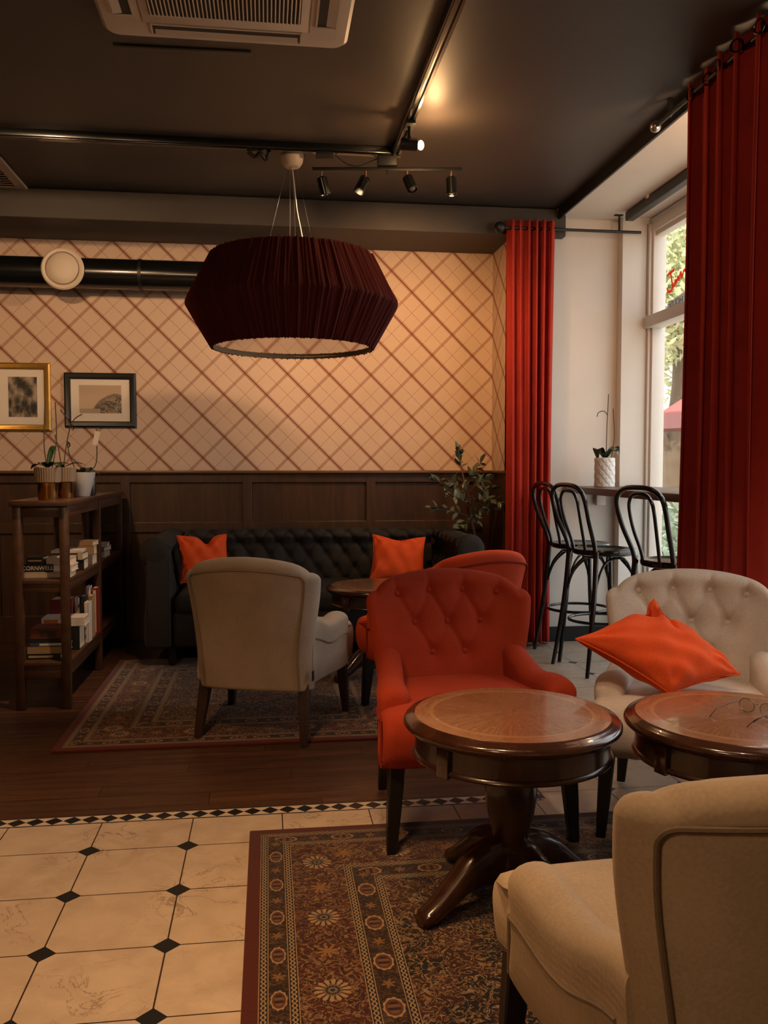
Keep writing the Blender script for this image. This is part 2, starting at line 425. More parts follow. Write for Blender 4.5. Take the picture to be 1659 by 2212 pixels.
struct(G().box((2.20, 6.19, 0.055), (0.80, 0.02, 0.11)).obj('baseboard_end', M_black, smooth=False))
# wainscot: stiles, rails and sunk panels
g = G(); g.box((-0.72, 6.685, 0.64), (4.94, 0.02, 1.23))
for zz, hh in ((1.215, 0.075), (0.845, 0.075), (0.10, 0.20)): g.box((-0.72, 6.668, zz), (4.94, 0.03, hh), 0.004)
for xx in (-2.92, -1.98, -1.05, -0.155, 0.785, 1.70): g.box((xx, 6.667, 0.63), (0.07, 0.032, 1.2), 0.004)
g.box((1.735, 6.46, 0.63), (0.03, 0.46, 1.25), 0.003)
struct(g.obj('trim_3', M_wainscot, smooth=False))
struct(G().box((-0.72, 6.655, 1.258), (4.94, 0.075, 0.022), 0.006).box((1.727, 6.45, 1.258), (0.05, 0.46, 0.022), 0.005).obj('trim_4', M_cap))
# patched seam on the ceiling
struct(G().box((-0.36, 4.045, 3.147), (0.60, 0.035, 0.008), 0.003, rot=(0, 0, rad(-1.2))).obj('trim_5', M_black))

# ------------------------------------------------------------------ armchair
BUTTONS = [(-0.205, 0.785), (-0.070, 0.795), (0.070, 0.795), (0.205, 0.785), (-0.135, 0.672), (0.0, 0.672), (0.135, 0.672), (-0.066, 0.555), (0.066, 0.555)]
def ach_hw(z): return lerp(0.285, 0.335, sstep(0.36, 0.84, z))
def ach_yc(z): return 0.225 + 0.135 * max(0, (z - 0.24) / 0.63) ** 1.15
def ach_wing(z): return lerp(0.03, 0.092, sstep(0.35, 0.72, z))
def ach_top(s): return 0.875 - 0.045 * s * s - 0.03 * abs(s) ** 10
def ach_t(z): return lerp(0.060, 0.048, sstep(0.3, 0.8, z))
def tuft(x, z, amt):
    d = 0.0
    for bx, bz in BUTTONS:
        r2 = (x - bx) ** 2 + (z - bz) ** 2
        if r2 < 0.02: d += 0.020 * math.exp(-r2 / (2 * 0.022 ** 2)) + 0.010 * math.exp(-r2 / (2 * 0.05 ** 2))
    def seg(x0, z0, x1, z1, dep, sg):
        L2 = (x1 - x0) ** 2 + (z1 - z0) ** 2
        t = min(1, max(0, ((x - x0) * (x1 - x0) + (z - z0) * (z1 - z0)) / L2))
        q = math.hypot(x - x0 - t * (x1 - x0), z - z0 - t * (z1 - z0))
        return dep * math.exp(-q * q / (2 * sg * sg)) if q < 0.04 else 0.0
    B = BUTTONS; m = 0.0
    for i, j in ((0, 4), (1, 4), (1, 5), (2, 5), (2, 6), (3, 6), (4, 7), (5, 7), (5, 8), (6, 8)): m = max(m, seg(*B[i], *B[j], 0.0085, 0.0075))
    for i in range(4): m = max(m, seg(*B[i], B[i][0] * 1.06, 0.90, 0.007, 0.006))
    return (d + m) * amt
def smoothsgn(x, p): return math.copysign(abs(x) ** p, x)

def armchair(label, loc, face, mat, matpipe, legmat, amt=1.0, detail=1.0, group=None, name='armchair', tagside=False, adz=0.0, crown=1.0, dhw=0.0):
    def ach_hw(z): return lerp(0.285, 0.335, sstep(0.36, 0.84, z)) + dhw
    def ach_top(s): return 0.875 - (0.045 * s * s + 0.03 * abs(s) ** 10) * crown
    root = thing(name, label, 'armchair', loc, face_rot(*face), group)
    # back shell ------------------------------------------------------
    NF = int(72 * detail); NR = int(34 * detail); NC = 7; zb = 0.235
    loop = [(lerp(-1, 1, i / NR), 1, None) for i in range(NR + 1)]
    loop += [(1, 0, lerp(90, -90, i / NC)) for i in range(1, NC)]
    loop += [(lerp(1, -1, i / NF), -1, None) for i in range(NF + 1)]
    loop += [(-1, 0, lerp(270, 90, i / NC)) for i in range(1, NC)]
    NV = int(60 * detail); vs = []
    v0 = 0.925
    vs = [(0.0, 0.82), (0.006, 0.95)] + [(0.02 + (v0 - 0.02) * i / NV, 1.0) for i in range(NV + 1)]
    vs += [(v0 + (1 - v0) * math.sin(b), max(0.02, math.cos(b))) for b in [PI / 2 * i / 8 for i in range(1, 9)]]
    rings = []
    for v, k in vs:
        ring = []
        for s, side, ang in loop:
            ztop = ach_top(s); z = zb + v * (ztop - zb)
            t = ach_t(z); h = ach_hw(z); n = side * t; x = s * (h - t)
            if ang is not None:
                x += t * math.cos(rad(ang)) * k; n = t * math.sin(rad(ang))
            n *= k
            if side < 0:
                n += tuft(x, z, amt) * k - 0.012 * amt * (1 - s ** 4) * sstep(0.45, 0.6, z) * k
            y = ach_yc(z) - ach_wing(z) * abs(x / h) ** 2.6 + n
            ring.append((x, y, z))
        rings.append(ring)
    bo = G().loft(rings).obj('backrest', mat, root, 60)
    # piping round the rear panel
    path = []; pin = 0.052 + dhw; zc = ach_top((ach_hw(0.765) - pin - 0.03) / 0.33) - 0.058 - 0.030
    def rear(x, z, off=0.004):
        h = ach_hw(z); return (x, ach_yc(z) - ach_wing(z) * abs(x / h) ** 2.6 + ach_t(z) + off, z)
    for i in range(15): z = lerp(0.245, zc, i / 14); path.append(rear(-(ach_hw(z) - pin), z))
    for i in range(1, 6): a = PI / 2 * i / 6; z0 = zc; path.append(rear(-(ach_hw(z0) - pin) + 0.03 * (1 - math.cos(a)), z0 + 0.030 * math.sin(a)))
    xa = -(ach_hw(0.765) - pin) + 0.03
    for i in range(13):
        s = lerp(-1, 1, i / 12); x = -xa * s; path.append(rear(x, ach_top(x / 0.33) - 0.058 + 0.0 * s))
    path += [(-p[0], p[1], p[2]) for p in reversed(path[:20])]
    G().tube(path, 0.0048, 6).obj('piping', matpipe, bo)
    for bx, bz in BUTTONS:
        h = ach_hw(bz); y = ach_yc(bz) - ach_wing(bz) * abs(bx / h) ** 2.6 - ach_t(bz) + tuft(bx, bz, amt) - 0.012 * amt - 0.002
        G().ball((bx, y, bz), 0.0125, 14, 8, (1, 0.55, 1)).obj('button', mat, root)
    # seat ------------------------------------------------------------
    prof = catmull([(0.20, 0.285), (0.0, 0.283), (-0.22, 0.282), (-0.305, 0.288), (-0.338, 0.325), (-0.352, 0.385), (-0.350, 0.435), (-0.325, 0.474), (-0.27, 0.487), (-0.10, 0.482), (0.08, 0.470), (0.20, 0.462)], 4)
    cy, cz = -0.12, 0.385
    prof = [(p[0], p[1] + adz * sstep(0.3, 0.45, p[1])) for p in prof]
    rings = []
    for i in range(37):
        s = lerp(-1, 1, i / 36); s = math.copysign(abs(s) ** 0.75, s)
        k = max(0.0, 1 - abs(s) ** 9) ** (1 / 3.2) if abs(s) < 1 else 0.0
        k = 0.80 + 0.20 * k; cr = 0.012 * (1 - s * s)
        rings.append([(s * (lerp(0.350, 0.255, sstep(-0.275, -0.20, p[0])) + dhw * 0.5), cy + (p[0] - cy) * (1 - (1 - k) * 0.55), cz + (p[1] - cz) * k + (cr if p[1] > 0.44 else 0)) for p in prof])
    G().loft(rings).obj('seat', mat, root, 60)
    # arms ------------------------------------------------------------
    for sg in (-1, 1):
        rings = []; N = 26
        ycap = [(-0.242, 0.030), (-0.239, 0.018), (-0.231, 0.007), (-0.219, 0.001)]
        ysn = ycap + [(lerp(-0.205, 0.225, i / N), 0.0) for i in range(N + 1)]
        def top(y): return 0.552 + adz - 0.016 * math.exp(-((y + 0.02) / 0.09) ** 2) + 0.035 * sstep(0.02, 0.2, y) - 0.012 * sstep(-0.15, -0.245, y)
        def outer(y): return lerp(0.348, 0.292, sstep(-0.22, 0.22, y)) + dhw * 0.6
        for y, ins in ysn:
            xo = outer(y); w = lerp(0.105, 0.085, sstep(-0.25, 0.25, y)); tz = top(y) - ins; lo = 0.262 + ins
            xi = xo - w + ins; xo -= ins; rr = (xo - xi) / 2; cx = (xo + xi) / 2; pad = 0.003
            ring = [(xi, lo), (xo - 0.012, lo), (xo, lo + 0.012), (xo - 0.004, lerp(lo, tz, 0.35)), (xo - 0.002, tz - 0.115), (xo, tz - 0.085), (xo + pad * 0.8, tz - rr - 0.015)]
            for a in range(0, 181, 18):
                ring.append((cx + (rr + pad * (1 if a < 90 else 0.3)) * math.cos(rad(a)), tz - rr * 0.8 + rr * 0.8 * math.sin(rad(a))))
            ring += [(xi, tz - rr - 0.02), (xi, lerp(lo, tz, 0.3))]
            rings.append([(sg * px, y + (0.018 if pz < lo + 0.02 else 0) * 0, pz) for px, pz in ring])
        ao = G().loft(rings).obj('arm', mat, root, 60)
        pp = [(sg * (outer(y) + 0.0005), y, top(y) - 0.112) for y in [lerp(-0.218, 0.185, i / 22) for i in range(23)]]
        pf = [(sg * (outer(-0.23) - 0.004), -0.229, z) for z in [lerp(0.27, top(-0.23) - 0.11, i / 8) for i in range(9)]]
        G().tube(pp, 0.0042, 6).tube(pf, 0.0042, 6).obj('piping', matpipe, ao)
    if tagside: G().box((-0.297, 0.255, 0.315), (0.006, 0.022, 0.045), 0.001).obj('care_tag', M_tag, root)
    # legs ------------------------------------------------------------
    for sx, sy in ((-1, -1), (1, -1), (-1, 1), (1, 1)):
        if sy < 0: x0, y0, x1, y1, h = 0.298, -0.270, 0.318, -0.288, 0.30
        else: x0, y0, x1, y1, h = 0.245, 0.215, 0.262, 0.290, 0.28
        rings = []
        for z, w in ((h, 0.027), (h * 0.5, 0.023), (0.004, 0.0165), (0.0, 0.015)):
            k = z / h; x = lerp(x1, x0, k) * sx; y = lerp(y1, y0, k)
            c = w * 0.82
            rings.append([(x + a * w if abs(a) == 1 else x + a * w, y + b * w, z) for a, b in ((-1, -.82), (-.82, -1), (.82, -1), (1, -.82), (1, .82), (.82, 1), (-.82, 1), (-1, .82))])
        G().loft(rings).obj('leg', legmat, root, 30)
    return root

ch_grey = armchair('beige linen armchair seen from behind on the far rug, facing the sofa', (0.005, 4.35, 0.012), (0.326, 0.946), M_linen, M_piping, M_legbrown, 0.9, 1.0, tagside=True)
ch_red = armchair('red buttoned velvet armchair facing the camera behind the nearest round table', (0.712, 3.105, 0.012), (0.02, -1.0), M_red, M_pipingred, M_leg, 0.75)
ch_redfar = armchair('red armchair turned away, only its back top showing over the other red armchair', (0.925, 4.50, 0.012), (-0.45, 0.893), M_red2, M_pipingred, M_leg, 0.75, 0.8)
ch_beige = armchair('beige buttoned armchair by the window with an orange cushion on it', (1.55, 2.98, 0.012), (-0.407, -0.914), M_linen3, M_piping, M_leg, 1.5)
ch_front = armchair('sand coloured armchair with its back to the camera, closest of all chairs', (0.805, 1.425, 0.012), (0.0, 1.0), M_linen2, M_pipingdark, M_leg, 0.9, adz=-0.04, crown=0.6, dhw=-0.022)

# ------------------------------------------------------------------ round pedestal tables
def round_table(label, loc, rz, group=None):
    root = thing('round_table', label, 'table', loc, rz, group)
    R = 0.318; H = 0.566
    G().lathe([(0.0005, H - 0.012), (R - 0.045, H - 0.012), (R - 0.033, H - 0.006), (R - 0.0335, H - 0.0008), (R - 0.05, H), (0.0005, H)], 96).obj('table_top', M_top, root)
    rim = G().lathe([(R - 0.034, H - 0.001), (R - 0.022, H - 0.004), (R - 0.016, H - 0.009), (R - 0.008, H - 0.010), (R - 0.001, H - 0.018), (R, H - 0.026), (R - 0.004, H - 0.033), (R - 0.012, H - 0.036), (R - 0.014, H - 0.041), (R - 0.022, H - 0.044), (R - 0.05, H - 0.044), (R - 0.05, H - 0.012)], 96, closed=True).obj('table_rim', M_rim, root)
    G().lathe([(R - 0.034, H - 0.043), (R - 0.034, H - 0.104), (R - 0.028, H - 0.107), (R - 0.025, H - 0.113), (R - 0.028, H - 0.119), (R - 0.045, H - 0.120), (R - 0.06, H - 0.118), (R - 0.06, H - 0.043)], 96, closed=True).obj('apron', M_tablewood, root)
    for k in range(2):
        a = rad(180 * k + 13)
        G().box((0, 0, 0), (0.016, 0.042, 0.082), 0.003).tf(Matrix.Translation(((R - 0.029) * math.cos(a), (R - 0.029) * math.sin(a), H - 0.085)) @ Matrix.Rotation(a, 4, 'Z')).obj('apron_block', M_rim, root)
    G().lathe([(0.001, 0.10), (0.050, 0.10), (0.066, 0.115), (0.068, 0.135), (0.060, 0.150), (0.063, 0.160), (0.071, 0.172), (0.068, 0.186), (0.054, 0.196), (0.056, 0.215), (0.068, 0.265), (0.077, 0.32), (0.078, 0.36), (0.071, 0.40), (0.060, 0.43), (0.058, 0.445), (0.085, 0.452), (0.16, 0.456), (0.18, 0.462), (0.001, 0.462)], 40).obj('pedestal', M_tablewood, root)
    for k in range(4):
        pts = catmull([(0.03, 0.125), (0.09, 0.135), (0.155, 0.120), (0.22, 0.072), (0.275, 0.034), (0.312, 0.020)], 5)
        rings = []
        for i, p in enumerate(pts):
            q = i / (len(pts) - 1); w = lerp(0.046, 0.030, q); hgt = lerp(0.080, 0.019, q ** 0.8)
            sh = [(math.cos(2 * PI * j / 12), math.sin(2 * PI * j / 12)) for j in range(12)]
            rings.append([(p[0], w * smoothsgn(a, 0.7), max(0.001, p[1] + hgt * smoothsgn(b, 0.7))) for a, b in sh])
        rings[-1] = [(p[0] + 0.006, p[1] * 0.7, max(0.003, 0.014 + (p[2] - 0.014) * 0.6)) for p in rings[-1]]
        G().loft(rings).tf(Matrix.Rotation(PI / 2 * k, 4, 'Z')).obj('foot', M_tablewood, root)
    return root
t1 = round_table('round wooden pedestal table with a bare sunburst veneer top', (0.706, 2.455, 0.012), rad(202))
def move_copy(o, loc, rz, label):
    c = copy_tree(o); c.location = loc; c.rotation_euler = (0, 0, rz); c['label'] = label; return c
t2 = move_copy(t1, (1.345, 2.335, 0.012), rad(186), 'round wooden pedestal table at the right edge with eyeglasses on it')
t3 = move_copy(t1, (0.665, 5.27, 0.012), rad(30), 'dark round table standing in front of the charcoal sofa')

# ------------------------------------------------------------------ rugs
def rug(label, x0, x1, y0, y1, mat):
    cx, cy = (x0 + x1) / 2, (y0 + y1) / 2
    o = G().box((0, 0, 0.006), (x1 - x0, y1 - y0, 0.012), 0.003).obj('rug', mat); o.location = (cx, cy, 0)
    return tag(o, label, 'rug')
rug('patterned red and cream rug under the nearest round table', -0.072, 1.46, 0.55, 3.055, rug_mat('near_rug', 1.532, 2.505, 0.80))
rug('worn patterned rug in front of the sofa on the dark wood floor', -0.985, 0.80, 4.045, 5.93, rug_mat('far_rug', 1.785, 1.885, 1.15))

# ------------------------------------------------------------------ chesterfield sofa
def sofa():
    root = thing('chesterfield_sofa', 'charcoal chesterfield sofa with a tufted back along the panelled wall', 'sofa', (0, 0, 0.0125))
    X0, X1 = -0.60, 1.22; yb = 6.60
    prof = catmull([(-0.20, 0.40), (-0.185, 0.52), (-0.165, 0.62), (-0.155, 0.70), (-0.175, 0.745), (-0.19, 0.775), (-0.175, 0.81), (-0.125, 0.828), (-0.06, 0.822), (-0.015, 0.79), (-0.005, 0.74), (-0.03, 0.70), (-0.03, 0.5), (-0.02, 0.15), (-0.15, 0.12)], 6)
    L = [0.0]
    for a, b in zip(prof, prof[1:]): L.append(L[-1] + (b - a).length)
    px, pv = 0.142, 0.105
    def tf(x, l, lim=0.50):
        if l > lim: return 0.0
        r = l / pv; a = 0.0
        best = 9
        for ri in range(int(r) - 1, int(r) + 3):
            if ri < 0 or ri > 4: continue
            off = (ri % 2) * 0.5
            ci = round(x / px - off); 
            dx = (x / px - off - ci) * px; dl = l - ri * pv - 0.03
            best = min(best, math.hypot(dx, dl * 1.0))
        d = 0.034 * math.exp(-(best / 0.030) ** 2)
        # diagonal creases
        u = (x / px) ; w = (l - 0.03) / pv
        c1 = abs(((u + w * 0.5) + 0.5) % 1 - 0.5) * px * 0.8; c2 = abs(((u - w * 0.5) + 0.5) % 1 - 0.5) * px * 0.8
        d += 0.013 * math.exp(-(min(c1, c2) / 0.014) ** 2) * (1 if l < 0.03 + 4 * pv else math.exp(-((l - 0.03 - 4 * pv) / 0.03)))
        return d
    def sweep(N, x0, x1, place, tufted=True):
        rings = []
        for i in range(N + 1):
            x = lerp(x0, x1, i / N); ring = []
            for k, p in enumerate(prof):
                a = prof[min(k + 1, len(prof) - 1)] - prof[max(k - 1, 0)]
                nrm = Vector((a.y, -a.x, 0)) if True else 0
                nrm = Vector((-a.y, a.x, 0)).normalized()
                d = tf(x, L[k]) if tufted else 0.0
                # inside direction: towards the body of the roll
                ring.append(place(x, p.x - nrm.x * d * -1 if False else p.x + 0.9 * d, p.y - (0.35 * d if p.y > 0.74 else 0)))
            rings.append(ring)
        return rings
    G().loft(sweep(230, X0, X1, lambda x, y, z: (x, yb + y, z))).obj('backrest', M_sofa, root, 70)
    for sg, xo in ((-1, X0 - 0.005), (1, X1 + 0.005)):
        rings = sweep(80, 5.66, 6.585, lambda u, y, z: (xo + sg * (0.20 + y) + 0.0, u, z))
        # rounded scroll front
        c = (xo + sg * 0.10, 0, 0.74)
        G().loft(rings).obj('arm', M_sofa, root, 70)
        g = G().lathe([(0.0005, -0.012), (0.045, -0.012), (0.085, -0.004), (0.098, 0.012), (0.1, 0.03)], 32).tf(Matrix.Translation((xo + sg * 0.112, 5.655, 0.735)) @ Matrix.Rotation(rad(-90), 4, 'X'))
        g.box((xo + sg * 0.09, 5.66, 0.42), (0.15, 0.03, 0.58), 0.012)
        g.obj('arm_front', M_sofa, root)
    G().box(((X0 + X1) / 2, 6.07, 0.235), (X1 - X0 + 0.02, 0.82, 0.23), 0.03, 3).obj('base', M_sofa, root)
    w = (X1 - X0) / 3
    for k in range(3): G().box((X0 + w * (k + 0.5), 6.02, 0.405), (w - 0.008, 0.76, 0.13), 0.045, 4).obj('seat_cushion', M_sofa, root)
    for xx in (X0 - 0.02, X1 + 0.02):
        for yy in (5.72, 6.5): G().lathe([(0.02, 0.0), (0.03, 0.03), (0.024, 0.06), (0.034, 0.125)], 16, (xx, yy, 0)).obj('leg', M_leg, root)
    return root
sofa()

# ------------------------------------------------------------------ cushions
def cushion(label, loc, rot, a=0.43, T=0.075, chop=None, mat=None, seed=1, group=None, corners=None):
    rs = np.random.RandomState(seed); ph = rs.rand(12) * 6.28
    N = 72 if corners else 44
    def pt(sgn):
        def f(u, v):
            u = 2 * u - 1; v = 2 * v - 1
            u_ = math.copysign(1 - (1 - abs(u)) ** 1.5, u); v_ = math.copysign(1 - (1 - abs(v)) ** 1.5, v)
            x = a / 2 * u_ * (1 - 0.085 * (1 - v_ * v_)); y = a / 2 * v_ * (1 - 0.085 * (1 - u_ * u_))
            w = max(0, (1 - u_ ** 2)) * max(0, (1 - v_ ** 2)); t = T * w ** 0.42
            t += 0.0045 * (w ** 0.3) * (math.sin(9 * u_ + 5 * v_ + ph[0]) + math.sin(-7 * u_ + 8 * v_ + ph[1]) + 0.7 * math.sin(15 * u_ * v_ + 6 * u_ + ph[2]))
            z = sgn * (t + 0.002)
            # radiating corner folds
            for cu, cv in ((1, 1), (1, -1), (-1, 1), (-1, -1)):
                q = math.hypot(u_ - cu, v_ - cv); an = math.atan2(v_ - cv, u_ - cu)
                z += sgn * 0.005 * math.sin(an * 9 + ph[3]) * math.exp(-((q - 0.42) / 0.2) ** 2)
            if chop == 'ear':
                for q0, (pu, pv) in ((0.42, (1, 0)), (0.46, (0, 1))):     # dents on both edges beside one corner
                    e_ = (u_ + 1) if pu else (1 - v_); f_ = (1 - v_) if pu else (u_ + 1)
                    k_ = math.exp(-((e_ - q0) / 0.20) ** 2) * math.exp(-(f_ / 0.34) ** 2)
                    if pu: y -= 0.050 * k_
                    else: x += 0.046 * k_
                    z -= sgn * 0.030 * k_
                dg = (u_ + 1) - (1 - v_)
                z -= sgn * 0.034 * math.exp(-((dg - 0.16 - 0.2 * (1 - v_)) / 0.075) ** 2) * math.exp(-(((u_ + 1) + (1 - v_) - 0.95) / 0.40) ** 2)
                z += sgn * 0.014 * math.exp(-((dg + 0.10) / 0.11) ** 2) * math.exp(-(((u_ + 1) + (1 - v_) - 0.85) / 0.45) ** 2)
            elif chop:
                cx, cy, dep, wd, ln = chop
                q = ((u_ - cx) / wd) ** 2; al = math.exp(-((v_ - cy) / ln) ** 2)
                e = math.exp(-q) * al
                y -= dep * e * (1 if v_ > 0 else 0.2); z -= sgn * 0.055 * e * (t / T)
                # sharp crease by the dent
                z -= sgn * 0.018 * math.exp(-((u_ - cx - 0.10 + 0.25 * (v_ - cy)) / 0.045) ** 2) * math.exp(-((v_ - cy + 0.12) / 0.28) ** 2)
            return (x, y, z)
        return f
    g = G().grid(pt(1), N, N).grid(pt(-1), N, N)
    f = pt(1); edge = []
    for i in range(N): edge.append(f(i / N, 0))
    for i in range(N): edge.append(f(1, i / N))
    for i in range(N): edge.append(f(1 - i / N, 1))
    for i in range(N): edge.append(f(0, 1 - i / N))
    if corners:     # bend the square onto four given corners
        c0 = [Vector(c) for c in corners]; mid = sum(c0, Vector()) / 4; c0 = [c - mid for c in c0]; nz = (c0[2] - c0[0]).cross(c0[3] - c0[1]).normalized()
        def bend(p):
            u, v = p[0] / a + 0.5, p[1] / a + 0.5
            return tuple(c0[0] * (1 - u) * (1 - v) + c0[3] * u * (1 - v) + c0[2] * u * v + c0[1] * (1 - u) * v + (nz * p[2] if nz.y < 0 else -nz * p[2]))
        g.v = [bend(p) for p in g.v]; edge = [bend(p) for p in edge]; loc = mid; rot = (0, 0, 0)
    root = g.obj('cushion', mat or M_cush, None, 180)
    G().tube([(p[0] * 1.005, p[1] * 1.005, p[2]) for p in edge], 0.0035, 6, True).obj('seam_piping', mat or M_cush, root)
    root.location = loc; root.rotation_euler = rot
    return tag(root, label, 'cushion', group)
def basis_rot(xaxis, yaxis):
    x = Vector(xaxis).normalized(); y = Vector(yaxis); y = (y - x * x.dot(y)).normalized(); z = x.cross(y)
    return Matrix((x, y, z)).transposed().to_euler()
cushion('orange cushion slumped over the arm of the beige buttoned armchair', None, None, 0.44, 0.082, 'ear', seed=3, corners=((1.046, 2.85, 0.706), (1.417, 3.05, 0.806), (1.645, 2.845, 0.566), (1.340, 2.745, 0.533)))
cushion('orange cushion with a dented top at the left end of the charcoal sofa', (-0.440, 6.08, 0.668), Euler((rad(66), 0, rad(14))), 0.34, 0.065, (0.15, 1.05, 0.06, 0.25, 0.5), seed=5)
cushion('rumpled orange cushion toward the right end of the charcoal sofa', (0.915, 6.10, 0.650), Euler((rad(50), rad(3), rad(-8))), 0.38, 0.065, (0.0, 1.1, 0.03, 0.5, 0.4), seed=8)

# ------------------------------------------------------------------ shelf unit with books and orchids
SX0, SX1 = -1.335, -1.055
def shelf_unit():
    root = thing('shelf_unit', 'dark wooden open shelf unit with books, end against the back wall', 'shelf', (0, 0, 0))
    cx = (SX0 + SX1) / 2; w = SX1 - SX0
    G().box((cx, 5.66, 1.105), (w + 0.02, 1.80, 0.030), 0.004).obj('shelf_top', M_shelfwood, root)
    for z in (0.685, 0.245): G().box((cx, 5.66, z), (w - 0.01, 1.74, 0.024), 0.003).obj('shelf', M_shelfwood, root)
    for yy in (4.81, 5.70, 6.52):
        for xx in (SX0 + 0.022, SX1 - 0.022): G().box((xx, yy, 0.546), (0.044, 0.044, 1.088), 0.003).obj('post', M_shelfwood, root)
        for z, h in ((1.06, 0.058), (0.655, 0.05), (0.20, 0.07)): G().box((cx, yy, z), (w - 0.088, 0.026, h), 0.002).obj('rail', M_shelfwood, root)
    for xx in (SX0 + 0.018, SX1 - 0.018):
        for ya, yb in ((4.832, 5.678), (5.722, 6.498)):
            for z, h in ((1.06, 0.058), (0.655, 0.05), (0.205, 0.06)): G().box((xx, (ya + yb) / 2, z), (0.022, yb - ya, h), 0.002).obj('rail', M_shelfwood, root)
    return root
shelf_unit()
_cov = {}
def cov(c):
    if c not in _cov: _cov[c] = plain('book_cover', c, 0.55, 0.15, 25)
    return _cov[c]
def text_mesh(name, s, size, mat, M, parent=None, ext=0.0006):
    cu = bpy.data.curves.new(name, 'FONT'); cu.body = s; cu.size = size; cu.extrude = ext; cu.align_x = 'CENTER'; cu.align_y = 'CENTER'
    t = bpy.data.objects.new(name + '_curve', cu); COL.objects.link(t)
    dg = bpy.context.evaluated_depsgraph_get()
    me = bpy.data.meshes.new_from_object(t.evaluated_get(dg)); me.name = name
    bpy.data.objects.remove(t); bpy.data.curves.remove(cu)
    me.materials.clear(); me.materials.append(mat)
    o = bpy.data.objects.new(name, me); COL.objects.link(o)
    if parent: o.parent = parent
    o.matrix_local = M
    return o
def book(label, x, y, z, L, D, T, col, rz=0, up=False, tilt=0, text=None, band=None, group=None):
    root = thing('book', label, 'book', (x, y, z), rad(rz), group)
    cv = G(); c = 0.0025; pg = G()
    if not up:      # lying: spine on -y
        cv.box((0, 0, c / 2), (L, D, c)).box((0, 0, T - c / 2), (L, D, c)).box((0, -D / 2 + c / 2, T / 2), (L, c, T), 0.001)
        pg.box((0, 0.001, T / 2), (L - 0.008, D - 0.010, T - 2 * c - 0.0004))
    else:           # standing: spine on -y, L is the height, T the thickness along x
        cv.box((-T / 2 + c / 2, 0, L / 2), (c, D, L)).box((T / 2 - c / 2, 0, L / 2), (c, D, L)).box((0, -D / 2 + c / 2, L / 2), (T, c, L), 0.001)
        pg.box((0, 0.001, L / 2), (T - 2 * c - 0.0004, D - 0.010, L - 0.008))
        root.rotation_euler = (0, rad(tilt), rad(rz))
    cv.obj('cover', cov(col), root, False); pg.obj('pages', M_paper, root, False)
    R = Matrix.Rotation(rad(90), 4, 'X')
    if text: text_mesh('spine_lettering', text, T * 0.72, M_paperwhite, Matrix.Translation((-L * 0.04, -D / 2 - 0.0006, T / 2)) @ R, root)
    if band:
        if not up: G().box((band[0] * L, -D / 2 - 0.0004, T / 2), (band[1] * L, 0.0008, T * band[2])).obj('spine_label', cov(band[3]), root, False)
        else: G().box((0, -D / 2 - 0.0004, band[0] * L), (T * band[2], 0.0008, band[1] * L)).obj('spine_label', cov(band[3]), root, False)
    return root
cream, tan, dk, brown, redc, white, navy = (0.55, 0.45, 0.33), (0.42, 0.26, 0.13), (0.016, 0.016, 0.017), (0.10, 0.045, 0.02), (0.24, 0.025, 0.015), (0.70, 0.62, 0.54), (0.05, 0.06, 0.09)
zm, zl = 0.698, 0.2575; G1, G2 = 'books on the middle shelf', 'books on the lowest shelf'
book('wide cream book at the bottom of the front stack, middle shelf', -1.198, 4.955, zm, 0.265, 0.17, 0.030, cream, 0, group=G1)
book('black book with white CORNWELL lettering on its spine', -1.232, 4.955, zm + 0.0305, 0.150, 0.13, 0.042, dk, 1, text='CORNWELL', group=G1)
book('white book beside the lettered black one, middle shelf', -1.104, 4.965, zm + 0.0305, 0.094, 0.15, 0.036, white, -3, group=G1)
book('small black book with a pale title strip, topmost of the front stack', -1.250, 4.955, zm + 0.073, 0.088, 0.12, 0.038, dk, -2, band=(0, 0.8, 0.2, white), group=G1)
book('cream paperback lying above the white book, middle shelf', -1.127, 4.965, zm + 0.067, 0.125, 0.14, 0.040, cream, -4, group=G1)
book('thick black book at the base of the second stack, middle shelf', -1.165, 5.30, zm, 0.200, 0.16, 0.060, dk, 2, group=G1)
book('brown book with a pale foot, halfway up the second stack, middle shelf', -1.150, 5.29, zm + 0.0605, 0.170, 0.15, 0.040, brown, -2, band=(0.42, 0.16, 0.96, cream), group=G1)
book('thin white book on the brown one, second stack', -1.160, 5.29, zm + 0.101, 0.170, 0.15, 0.014, white, 1, group=G1)
book('tan hardback lying uppermost among the middle shelf books', -1.150, 5.56, zm + 0.118, 0.190, 0.13, 0.028, tan, -6, group=G1)
book('plump tan book supporting the uppermost hardback, middle shelf', -1.130, 5.56, zm + 0.062, 0.140, 0.15, 0.055, (0.36, 0.22, 0.12), 3, group=G1)
book('grey book at the foot of the third stack, middle shelf', -1.140, 5.56, zm, 0.150, 0.16, 0.061, (0.20, 0.17, 0.14), 0, group=G1)
book('wide white book farthest along the middle shelf, at the bottom', -1.160, 6.02, zm, 0.180, 0.22, 0.040, white, 0, group=G1)
book('blue grey book on the far white book, middle shelf', -1.155, 6.00, zm + 0.0405, 0.185, 0.20, 0.030, (0.16, 0.19, 0.22), -4, group=G1)
book('pale thin book topping the far pile, middle shelf', -1.150, 6.00, zm + 0.071, 0.180, 0.20, 0.020, cream, 5, group=G1)
book('black paperback with a pale printed strip at the bottom of the lowest pile', -1.207, 4.94, zl, 0.175, 0.15, 0.030, dk, 0, band=(-0.1, 0.72, 0.42, (0.45, 0.36, 0.28)), group=G2)
book('tan book second from the bottom of the lowest pile', -1.192, 4.94, zl + 0.0305, 0.200, 0.16, 0.036, tan, -1, group=G2)
